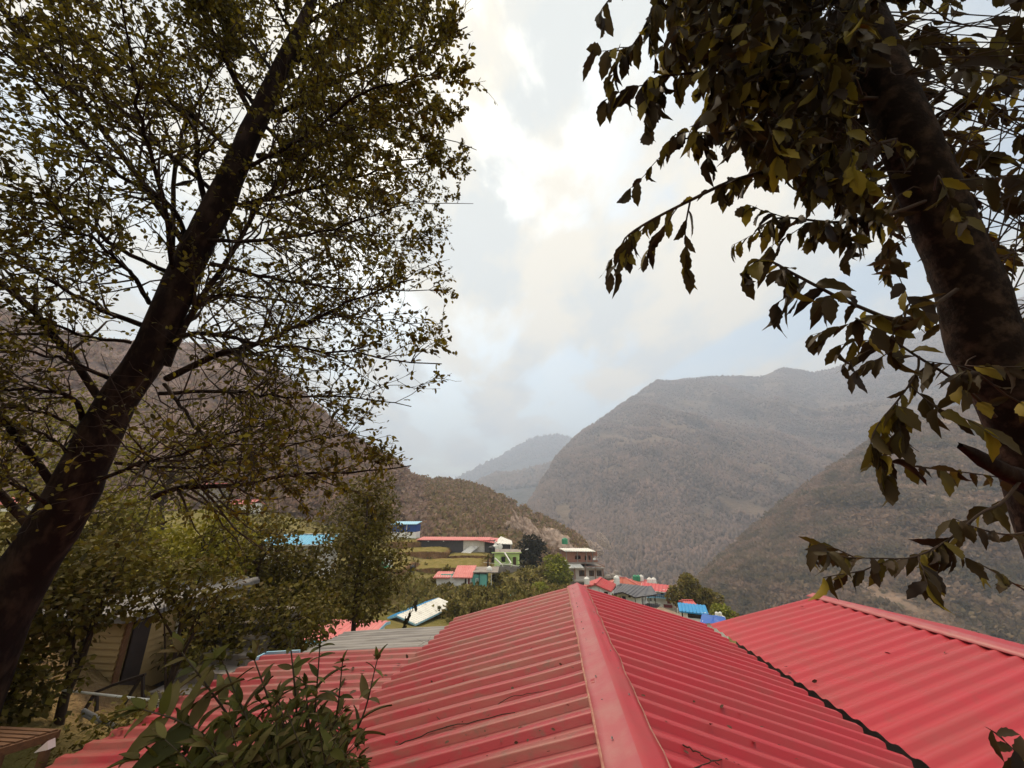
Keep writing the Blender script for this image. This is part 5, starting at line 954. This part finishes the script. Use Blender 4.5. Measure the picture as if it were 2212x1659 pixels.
for pts, dz, rp, dens in LIMBS:
    z0 = ztr(pts[0][1]); m_ = len(pts); C = [az(x, y, z0 + dz * 2.2 * i / (m_ - 1)) for i, (x, y) in enumerate(pts)]
    P = spline(C, 18); L_ = np.linalg.norm(np.diff(P, axis=0), axis=1).sum(); P[1:] += rng.normal(size=(17, 3)) * .018 * np.linspace(.3, 1, 17)[:, None]
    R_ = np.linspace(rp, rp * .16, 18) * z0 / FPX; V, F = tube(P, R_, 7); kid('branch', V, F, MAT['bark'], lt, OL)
    n2 = int(8 + 8.5 * L_)
    for k_ in range(n2):
        t = .18 + .82 * rng.random(); i = min(16, int(t * 17)); T = nrm(P[i + 1] - P[i]); d2 = turn(T, math.radians(28 + 34 * rng.random())); l2 = (.40 + .75 * rng.random()) * (1.15 - .6 * t) * min(1.3, L_ * .55)
        Q = wander(P[i], d2, l2, 7, .17, .03); 
        if not inside(Q[-1:], 6)[0] and rng.random() < .8: continue
        tw.append(tube(Q, np.linspace(R_[i] * .42 + .0025, .0022, 7), 4)); nl = (dens * .58 if dens < 1.05 else dens * .85 if dens < 1.25 else dens * 1.25) * (.25 + .75 * t)
        leafy(Q, rng.poisson(11 * nl) + 1)
        for k3 in range(rng.integers(3, 6)):
            j = rng.integers(1, 6); Q3 = wander(Q[j], turn(nrm(Q[j + 1] - Q[j]), math.radians(30 + 35 * rng.random())), l2 * (.25 + .4 * rng.random()), 5, .2, .02)
            tw.append(tube(Q3, np.linspace(.0032, .0018, 5), 3)); leafy(Q3, rng.poisson(16 * nl))
V, F = cat_(tw); kid('twigs', V, F, MAT['twig'], lt, OL)
LP_ = np.concatenate(LP); LD_ = np.concatenate(LD); k_ = inside(LP_); LP_, LD_ = LP_[k_], LD_[k_]; n = len(LP_)
V, F = leaves(LP_, LD_, nrm(rng.normal(size=(n, 3)) * .7 + np.array([0, 0, 1.])), .040 + .034 * rng.random(n), T_OVAL); kid('crown', V, F, MAT['leafA'], lt, OL); NL1 = n

# ------------------------------------------------------------------ the big leaved tree on the right
T_SERR = serrated(9, .24); T_CURL = serrated(9, .21, .55, .16); T_WIDE = serrated(9, .28, .30, .02)
TR2 = spline(azl([(2420,1420,1.9),(2300,1160,1.95),(2225,930,2.0),(2135,760,2.05),(2085,600,2.1),(2010,420,2.15),(1945,260,2.2),(1880,90,2.3),(1830,-80,2.4)]), 40)
rt = empty('broad_leaved_tree', tuple(TR2[0] - np.array([0, 0, 1.5]))); tag(rt, 'tree with large serrated leaves and a lichen spotted trunk at the right edge', 'tree'); OR_ = np.array(rt.location)
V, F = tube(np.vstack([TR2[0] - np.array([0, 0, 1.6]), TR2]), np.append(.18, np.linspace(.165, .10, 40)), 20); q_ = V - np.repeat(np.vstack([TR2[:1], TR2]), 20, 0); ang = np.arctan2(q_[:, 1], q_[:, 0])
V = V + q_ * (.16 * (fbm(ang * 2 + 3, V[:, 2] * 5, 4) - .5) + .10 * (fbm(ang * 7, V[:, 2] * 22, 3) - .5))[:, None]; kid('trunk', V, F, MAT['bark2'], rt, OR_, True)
SP, SD, SL, sw = [], [], [], []
def sprig(pts, rp, nleaf, L0=.125, hang=.55, bare=.12, name=None, tip=True):
    P = spline(azl(pts), max(8, 3 * len(pts))); m_ = len(P); z = P[0] @ FW; V, F = tube(P, np.linspace(rp, max(.7, rp * .3), m_) * z / FPX, 6)
    if name: kid(name, V, F, MAT['twig'], rt, OR_)
    else: sw.append((V, F))
    if name:
        for q in range(9 if pts[0][1] < 500 else 4):
            i = rng.integers(m_ // 5, m_ - 1); T_ = nrm(P[i + 1] - P[i]); d_ = nrm(T_ * .75 + rng.normal(size=3) * .5 + np.array([0, 0, -.05])); Q = wander(P[i], d_, .14 + .22 * rng.random(), 7, .12, -.03); sw.append(tube(Q, np.linspace(.0032, .0014, 7), 4)); sprout(Q, 8, L0, hang, .1)
    sprout(P, nleaf, L0, hang, bare, tip)
def sprout(P, nleaf, L0, hang, bare=.1, tip=True):
    m_ = len(P)
    for k_ in range(nleaf):
        t = bare + (1 - bare) * (k_ + rng.random() * .7) / nleaf; i = min(m_ - 2, int(t * (m_ - 1))); f = t * (m_ - 1) - i; T = nrm(P[i + 1] - P[i]); s = nrm(np.cross(T, [0, 0, 1.])) * (1 if k_ % 2 else -1)
        SP.append(P[i] * (1 - f) + P[min(i + 1, m_ - 1)] * f); SD.append(nrm(T * .55 + s * .6 * rng.random() + rng.normal(size=3) * .28 + np.array([0, 0, -hang * (.5 + rng.random())]))); SL.append(L0 * (.6 + .65 * rng.random()))
    if tip: SP.append(P[-1]); SD.append(nrm(P[-1] - P[-2] + np.array([0, 0, -.2]))); SL.append(L0)
sprig([(1945,300,2.15),(1820,330,2.1),(1725,355,2.05),(1591,387,2.0),(1491,433,1.95),(1400,480,1.92),(1352,513,1.9),(1345,535,1.9)], 5, 24, .105, .7, .15, 'branch')
sprig([(1491,433,1.95),(1480,500,1.95),(1485,580,1.95)], 2.2, 7, .13, .5)
sprig([(1930,215,2.2),(1780,215,2.2),(1640,275,2.15),(1530,292,2.1),(1445,305,2.1)], 5, 24, .115, .6, .15, 'branch')
sprig([(1880,80,2.3),(1700,110,2.2),(1560,150,2.1),(1430,165,2.05),(1385,190,2.05)], 5, 26, .13, .6, .15, 'branch')
sprig([(1850,-60,2.4),(1620,-90,2.2),(1450,-20,2.1),(1380,80,2.05),(1350,120,2.05)], 4, 22, .12, .6, .3, 'branch'); sprig([(1450,-60,2.1),(1360,-40,2.05),(1300,20,2.0),(1300,45,2.0)], 2.5, 10, .11, .7)
sprig([(2010,430,2.1),(1900,470,2.0),(1800,480,1.95),(1690,470,1.9),(1640,490,1.88)], 4, 20, .105, .8, .15, 'branch')
sprig([(2075,620,2.05),(1960,690,1.95),(1850,660,1.85),(1730,600,1.8),(1650,560,1.78),(1610,590,1.78)], 5, 26, .125, .6, .12, 'branch'); sprig([(1740,605,1.8),(1700,640,1.8),(1670,660,1.8)], 2, 5, .14, .8)
sprig([(2150,900,1.9),(2075,830,1.85),(1975,766,1.8),(1900,715,1.78),(1850,690,1.78)], 4, 18, .115, .7, .1, 'branch')
sprig([(1985,770,1.8),(1980,806,1.78),(1941,863,1.76),(1895,920,1.75),(1880,970,1.75),(1898,990,1.75)], 2.6, 15, .115, .5, .12, 'branch'); sprig([(1925,738,1.8),(1870,760,1.8),(1821,788,1.8)], 1.4, 4, .075, 1.0, .5)
sprig([(1898,990,1.75),(1960,1005,1.75),(2040,1015,1.78),(2150,1030,1.85),(2230,1050,1.9)], 2.5, 20, .10, .35, .05)
sprig([(2240,990,1.85),(2170,1080,1.75),(2118,1109,1.7),(2050,1165,1.66),(1975,1203,1.62),(1900,1206,1.6),(1825,1204,1.6)], 3.0, 22, .10, .55, .12, 'branch'); sprig([(1830,1204,1.6),(1795,1195,1.6),(1785,1190,1.6)], 1.5, 5, .10, .3, .3)
sprig([(2260,1140,1.8),(2180,1155,1.7),(2110,1140,1.66),(2060,1120,1.64)], 2.5, 14, .095, .5, .1); sprig([(2240,1290,1.6),(2180,1255,1.58),(2120,1220,1.58),(2060,1195,1.6)], 2, 10, .085, .7, .2)
sprig([(2290,800,1.95),(2212,870,1.85),(2100,800,1.8),(2000,780,1.8)], 3, 14, .12, .6, .1)
V, F = tube(spline(azl([(2330,1110,1.95),(2230,1045,1.85),(2150,1010,1.8),(2075,962,1.76)]), 10), np.array([.05,.05,.048,.045,.043,.04,.036,.03,.022,.012]), 10); V += rng.normal(size=V.shape) * .003; kid('stub', V, F, MAT['bark'], rt, OR_)
# dense overhead mass: many leafy shoots leaving the trunk and its limbs
POLY = np.array([(1420,-120),(1460,40),(1480,120),(1540,200),(1580,290),(1680,350),(1760,400),(1830,450),(1880,520),(1960,620),(2030,720),(2120,820),(2280,840),(2330,400),(2330,-120)], float)
def inpoly(x, y):
    c = False; j = len(POLY) - 1
    for i in range(len(POLY)):
        if (POLY[i][1] > y) != (POLY[j][1] > y) and x < (POLY[j][0]-POLY[i][0])*(y-POLY[i][1])/(POLY[j][1]-POLY[i][1])+POLY[i][0]: c = not c
        j = i
    return c
cnt = 0
while cnt < 500:
    x, y = (rng.uniform(1470, 1900), rng.uniform(-120, 430)) if rng.random() < .5 else (rng.uniform(1480, 2330), rng.uniform(-120, 840))
    if not inpoly(x, y): continue
    if y > 250 and x > 2120 and rng.random() < .5: continue
    if y < 70 and x > 2090 and rng.random() < .75: continue
    cnt += 1; z = rng.uniform(1.6, 3.4) if x < 1840 or y < 180 or rng.random() < .3 else rng.uniform(2.4, 3.6)
    e = az(x, y, z); i = int(np.clip(np.interp(-y, [-1400, 80], [0, 39]), 4, 37)); s0 = TR2[i]; s0 = s0 + (e - s0) * .35 * rng.random() if np.linalg.norm(e - s0) > .5 else s0
    s0 = s0 + (e - s0) * (.45 if x < 1840 else .1)
    mid_ = (s0 + e) / 2 + rng.normal(size=3) * .08 + np.array([0, 0, .06]); P = spline([s0, mid_, e, e + (e - mid_) * .35 + np.array([0, 0, -.05])], 10)
    sw.append(tube(P, np.linspace(.004, .0016, 10), 4)); sprout(P[3:], 12, .11, .45)
for _ in range(60):     # the crown goes on outside the frame
    e = az(rng.uniform(2240, 2850), rng.uniform(-350, 700), rng.uniform(1.8, 3.2)); s0 = TR2[rng.integers(12, 38)]; P = spline([s0, (s0 + e) / 2 + np.array([0, 0, .07]), e, e + (e - s0) * .2 + np.array([0, 0, -.06])], 10); sw.append(tube(P, np.linspace(.004, .0014, 10), 4)); sprout(P[2:], 20, .12, .45)
V, F = cat_(sw); kid('twigs', V, F, MAT['twig'], rt, OR_)
SPa, SDa, SLa = np.array(SP), np.array(SD), np.array(SL); xx, yy = pix(SPa); n = len(SPa)
gk = rng.random(n); NN = nrm(rng.normal(size=(n, 3)) * .55 + np.array([0, -.2, 1.])); V, F = cat_([leaves(SPa[m_], SDa[m_], NN[m_], SLa[m_], t_) for m_, t_ in ((gk < .45, T_SERR), ((gk >= .45) & (gk < .75), T_CURL), (gk >= .75, T_WIDE))]); kid('crown', V, F, MAT['leafB'], rt, OR_, False); NL2 = n

# ------------------------------------------------------------------ long leaved shrub in front, bottom left
sh = empty('shrub', tuple(az(640, 1900, 2.0))); tag(sh, 'large shrub with long pointed green leaves in front of the red roof', 'shrub'); OS = np.array(sh.location)
CP, CD, CL, st_ = [], [], [], []
def stem(tip, base, nodes, L0, z, bend=(0, 0), r=3.0, lo=.25):
    m_ = ((tip[0] + base[0]) / 2 + bend[0], (tip[1] + base[1]) / 2 + bend[1]); P = spline(azl([(*base, z + .12), (*m_, z + .03), (*tip, z)]), 14); st_.append(tube(P, np.linspace(r, r * .4, 14) * z / FPX, 6)); a0 = rng.random() * 6
    for k_ in range(nodes):
        t = lo + (1 - lo) * (k_ + .3) / nodes; i = min(12, int(t * 13)); T = nrm(P[i + 1] - P[i]); s = nrm(np.cross(T, rdir(1)[0] * .2 + np.array([math.cos(a0 + k_ * 1.57), math.sin(a0 + k_ * 1.57), 0]))); w_ = (1 - .55 * t) if t > .75 else 1
        for sg in (1, -1):
            CP.append(P[i]); CD.append(nrm(T * (.45 + .3 * t) + s * sg + np.array([0, 0, -.12]) + rng.normal(size=3) * .16)); CL.append(.92 * L0 * w_ * (.7 + .45 * rng.random()))
    for k_ in range(5): CP.append(P[-1]); CD.append(nrm(T + rng.normal(size=3) * .35)); CL.append(L0 * (.28 + .25 * rng.random()))
for tip, base, nd_, L0, z, bend in [((393,1409),(560,1640),5,.20,1.75,(-20,-30)),((480,1426),(600,1660),5,.19,1.8,(-10,0)),((550,1426),(640,1680),4,.17,1.9,(0,0)),((626,1378),(645,1660),6,.16,1.95,(4,0)),((691,1398),(670,1680),6,.155,2.0,(0,0)),
   ((740,1430),(690,1680),5,.14,2.05,(10,0)),((815,1425),(700,1680),5,.15,1.95,(20,10)),((311,1533),(540,1660),5,.22,1.6,(-20,-30)),((349,1592),(540,1700),4,.18,1.6,(-20,-10)),((520,1520),(600,1720),5,.18,1.7,(0,0)),((438,1607),(560,1720),4,.20,1.55,(-10,0)),
   ((300,1640),(480,1760),4,.20,1.5,(-10,-10)),((600,1500),(640,1700),5,.16,1.85,(0,0)),((660,1480),(680,1700),5,.15,1.95,(0,0)),((560,1590),(620,1740),5,.15,1.65,(0,0)),((500,1640),(560,1760),5,.17,1.5,(0,0)),((400,1660),(520,1780),4,.18,1.5,(0,0))]:
    stem(tip, base, nd_ + 2, L0, z, bend)
for _ in range(85):
    x = rng.uniform(560, 785); y = rng.uniform(1500, 1690) if x < 690 else rng.uniform(1530, 1690); stem((x, y), (640 + rng.normal() * 50, 1760), 4, .085 + .05 * rng.random(), rng.uniform(1.6, 2.15), (rng.normal() * 12, 0), 2.0, .35)
for _ in range(10): stem((rng.uniform(330, 560), rng.uniform(1560, 1690)), (560, 1780), 3, .15, rng.uniform(1.5, 1.9), (0, 0), 2.2, .4)
V, F = cat_(st_); kid('stems', V, F, MAT['stem'], sh, OS)
CP, CD, CL = map(np.array, (CP, CD, CL)); n = len(CP); V, F = leaves(CP, CD, nrm(rng.normal(size=(n, 3)) * .35 + np.array([0, -.15, 1.])), CL, T_LANCE); kid('foliage', V, F, MAT['leafC'], sh, OS, False)
def sapling(name, pts, r, leaf, label, mt, tm, nl, hang):
    global SP, SD, SL
    SP, SD, SL = [], [], []; P = spline(azl(pts), 12); e = empty(name, tuple(P[0])); tag(e, label, 'sapling'); kid('stem', *tube(P, np.linspace(r, r * .4, 12) * (P[0] @ FW) / FPX, 5), MAT['twig'], e, P[0]); sprout(P, nl, leaf, hang, .3)
    kid('foliage', *leaves(np.array(SP), np.array(SD), nrm(rng.normal(size=(len(SP), 3)) * .5 + np.array([0, -.3, 1.])), np.array(SL), tm), MAT[mt], e, P[0])
sapling('sapling', [(852,1400,9.6),(868,1360,9.6),(882,1336,9.6),(896,1306,9.6)], 1.4, .17, 'thin dark leafy shoot rising in front of the blue and white hut roof', 'leafK', T_OVAL, 14, -.3)
sapling('sapling', [(2230,1760,1.6),(2215,1660,1.58),(2190,1620,1.56),(2143,1578,1.55)], 2.2, .095, 'leafy shoot poking up at the bottom right over the bright red roof', 'leafB', T_SERR, 7, .15)

# ------------------------------------------------------------------ thicket under and behind the leaning tree
TH = [('small_tree',130,1570,6.6,345,300,1800,.085,'leafD','small shaded tree leaning over the cream boarded house from the left'),('small_tree',345,1560,7.0,300,190,800,.085,'leafD','small tree whose leaves hang over the window of the cream house'),('thicket_bush',762,1395,14,390,185,4200,.12,'leafD','tall bushy olive tree at the right end of the thicket, above the small red roof'),('thicket_bush',645,1385,13.5,200,180,2800,.12,'leafD','olive bush left of the tallest bushy tree, in front of the white two storey house'),
 ('thicket_bush',520,1420,12,290,220,3000,.12,'leafD','mid green bush in the middle of the thicket below the pink red roof'),('thicket_bush',390,1400,11,300,220,3000,.115,'leafY','bright yellow green bush behind the lower part of the leaning trunk'),('thicket_bush',255,1370,13,330,200,2400,.125,'leafY','yellow green bush just right of the leaning trunk, left of the other bright one'),
 ('thicket_bush',120,1420,10,360,200,2600,.11,'leafD','dark green bush crossing the leaning trunk low down'),('thicket_bush',-20,1430,9,400,200,2200,.11,'leafD','dark green bush at the left edge behind the trunk'),('thicket_bush',170,1440,10.5,210,210,2400,.095,'leafD','shaded bush just above the cream boarded house'),
 ('thicket_bush',-40,1620,6,340,240,2600,.085,'leafD','dark shaded bush at the lower left edge above the wooden bench'),('thicket_bush',350,1430,11.5,170,220,1800,.10,'leafD','shaded bush hanging over the cream house window'),('thicket_bush',590,1430,10,150,220,1900,.10,'leafD','low olive bush behind the tips of the long leaved shrub'),
 ('thicket_bush',450,1460,9.5,160,190,1600,.095,'leafD','shaded low bush between the cream house and the long leaved shrub'),('thicket_bush',270,1612,5.6,45,190,800,.06,'leafD','low dark weeds beside the grey pipes at the bottom left'),
 ('slope_tree',140,1180,26,430,280,2000,.24,'leafY','thin yellow green tree on the slope left of the leaning trunk'),('slope_tree',330,1190,30,330,260,1700,.26,'leafD','olive tree on the slope behind the leaning trunk'),('slope_tree',20,1170,34,380,200,1500,.27,'leafD','pale olive tree on the slope at the far left edge'),
 ('slope_tree',490,1230,30,170,170,1300,.25,'leafD','round olive tree left of the white two storey house'),('slope_tree',752,1230,38,200,150,1500,.26,'leafD','dark olive tree just right of the white two storey house'),('slope_tree',780,1235,46,190,120,1500,.30,'leafD','olive tree standing left of the royal blue shed'),('slope_tree',828,1172,60,150,60,900,.34,'leafD','slim olive tree behind the royal blue shed, against the ridge hill')]
for nm, px, py, Y, hh, ww, n, ls, m_, lb in TH: blob_tree(nm, at(px, py, Y), hh*mpp(Y), ww*mpp(Y)*1.1, int(n*(1.5 if Y < 20 else 1.1)), ls, MAT[m_], lb, 'bush' if 'bush' in nm else 'tree', 'thicket around the leaning tree', blobs=16, crown0=.62 if nm == 'small_tree' else .04, bush='bush' in nm)

# ------------------------------------------------------------------ cream boarded house and clutter, bottom left
C0 = at(228, 1524, 8.0); H = House('cream_house', 'cream boarded house with a white framed window behind the leaning tree', 228, 1524, 8.0, -0.10); b = MB()
for i in range(13):
    z = i * .125
    b.prism([(-3.2, 0, z), (-3.2, -.030, z), (-3.2, -.006, z + .124), (-3.2, 0, z + .124)], (3.2, 0, 0)); b.prism([(.0, 0, z), (.030, 0, z), (.006, 0, z + .124), (0, 0, z + .124)], (0, 2.9, 0))
H.part('siding', b, MAT['cream']); b = MB(); b.box(-3.2, .002, -1.2, -.002, .15, 1.6); b.box(-.15, .16, -1.2, -.002, 2.9, 1.6); b.box(-3.2, 2.9, -1.2, 0, 3.05, 1.6); H.part('wall', b, MAT['planks'])
H.part('corner_post', MB().box(.032, .10, -.1, .07, .42, 1.6), MAT['dark']); H.part('corner_board', MB().box(.031, -.035, -.1, .06, .05, 1.6), MAT['wood'])
f_ = MB()
for y0, y1, z0, z1 in ((1.0,1.06,.82,1.4),(1.75,1.8,.82,1.4),(2.55,2.63,.82,1.4),(1.0,2.63,.76,.82),(1.0,2.63,1.4,1.46)): f_.box(.031, y0, z0, .075, y1, z1)
w_ = H.part('window', f_, MAT['plastic']); MB().box(.0315, 1.06, .82, .04, 2.55, 1.4).build('pane', MAT['glass'], w_)
H.slab([(-3.4, -.15, 1.64), (.12, -.15, 1.64), (.12, 3.1, 1.78), (-3.4, 3.1, 1.78)], MAT['greysheet'], pitch=.25)
b = MB()
for i in range(7): b.box(0, i * .42, -1.6, 1.15, i * .42 + .419, .02 + i * .17)
o = b.build('concrete_steps', MAT['concrete']); o.location = tuple(C0 + np.array([.38, -.1, -.12])); o.rotation_euler = (0, 0, -.10); tag(o, 'grey concrete steps climbing along the cream boarded house', 'steps')
Y = 7.0; K = lambda x, y, Y=Y: at(x * .1736, 1371.5 + y * .1736, Y)
rl = empty('railing', tuple(K(1780, 920))); tag(rl, 'dark metal railing frame with a slanted brace beside the concrete steps', 'railing'); OK_ = np.array(rl.location)
for nm, a, c_ in (('post',(1780,500),(1775,940)),('brace',(1755,530),(1500,930)),('rail',(1810,490),(1390,630)),('rail',(1390,630),(1190,715)),('post',(1205,700),(1200,950)),('brace',(1185,720),(1040,960))): MB().bar(K(*a) - OK_, K(*c_) - OK_, .035).build(nm, MAT['dark'], rl)
o = MB(); pa, pb = K(770, 688, 6.4), K(2130, 838, 6.0); V, F = tube(np.linspace(pa, pb, 6), np.full(6, .014), 8); tag(mesh('pipe', V, F, MAT['plastic'], loc=tuple(pa)), 'thin white pipe stretched across in front of the cream house', 'pipe')
for a, c_, r_, lb in (((1040,940),(1290,1075),.024,'upper grey pipe lying on the ground below the railing'), ((1020,985),(1240,1100),.018,'lower grey pipe lying beside a thicker one below the railing'), ((1290,1080),(1440,1140),.026,'short grey pipe end at the foot of the two longer grey pipes')):
    V, F = tube(np.linspace(K(*a, 6.0), K(*c_, 5.8), 5), np.full(5, r_), 10); o = mesh('pipe', V, F, MAT['steel'], loc=tuple(K(*a, 6.0))); tag(o, lb, 'pipe', 'grey pipes below the railing')
be = empty('wooden_bench', tuple(K(200, 1700, 4.6))); tag(be, 'brown slatted wooden bench at the bottom left corner', 'bench'); OB = np.array(be.location)
ca, cb, cc, cd = K(-420, 1170, 5.0), K(735, 1165, 5.0), K(-60, 1420, 4.3), K(-900, 1400, 4.3)
for z_ in (ca, cb, cc, cd): z_[2] = ca[2]
cb = ca + (cb - ca); dn = np.array([0, 0, -.05])
ca = onz(-40, 1566, ca[2]); cb = onz(128, 1574, ca[2]); cc = onz(0, 1612, ca[2]); cd = onz(-170, 1600, ca[2])
for k_ in range(5):
    t0, t1 = k_ / 5 + .02, (k_ + 1) / 5 - .05; p = [ca + (cd - ca) * t0, cb + (cc - cb) * t0, cb + (cc - cb) * t1, ca + (cd - ca) * t1]; MB().prism([x - OB for x in p], dn * .6).build('slat', MAT['wood'], be)
for a, c_, nm in ((cb, cc, 'apron'), (cc, cd, 'apron'), (ca, cb, 'apron')): MB().bar(a - OB + dn, c_ - OB + dn, .045, .07).build(nm, MAT['wood'], be)
for p in (cb + (cc - cb) * .15, cc + (cb - cc) * .03, ca, cd): MB().bar(p - OB + dn, p - OB + np.array([0, 0, -.75]), .06).build('leg', MAT['wood'], be)
o = MB().prism([(0, 0, 0), (.10, .03, .01), (.09, .01, .09)], (.01, .06, 0)).build('plastic_sheet', MAT['plastic']); o.location = tuple(K(420, 1470, 4.7)); tag(o, 'pale folded plastic sheet under the wooden bench', 'sheet')
print('leaves', NL1, NL2)
# ------------------------------------------------------------------ air
hb = MB().box(-5200, -1200, -172, 5200, 5200, 880)
hmaterial = bpy.data.materials.new('haze'); hmaterial.use_nodes = True; _t = hmaterial.node_tree
_t.nodes.remove(_t.nodes['Principled BSDF']); _v = _t.nodes.new('ShaderNodeVolumePrincipled')
_v.inputs['Color'].default_value = (0.66, 0.78, 0.99, 1); _v.inputs['Density'].default_value = HAZE_DENSITY; _v.inputs['Anisotropy'].default_value = 0.2
_t.links.new(_v.outputs[0], _t.nodes['Material Output'].inputs['Volume'])
hz_o = hb.build('haze', hmaterial); hz_o['kind'] = 'stuff'; hz_o['label'] = 'pale blue haze filling the valley'; hz_o['category'] = 'haze'
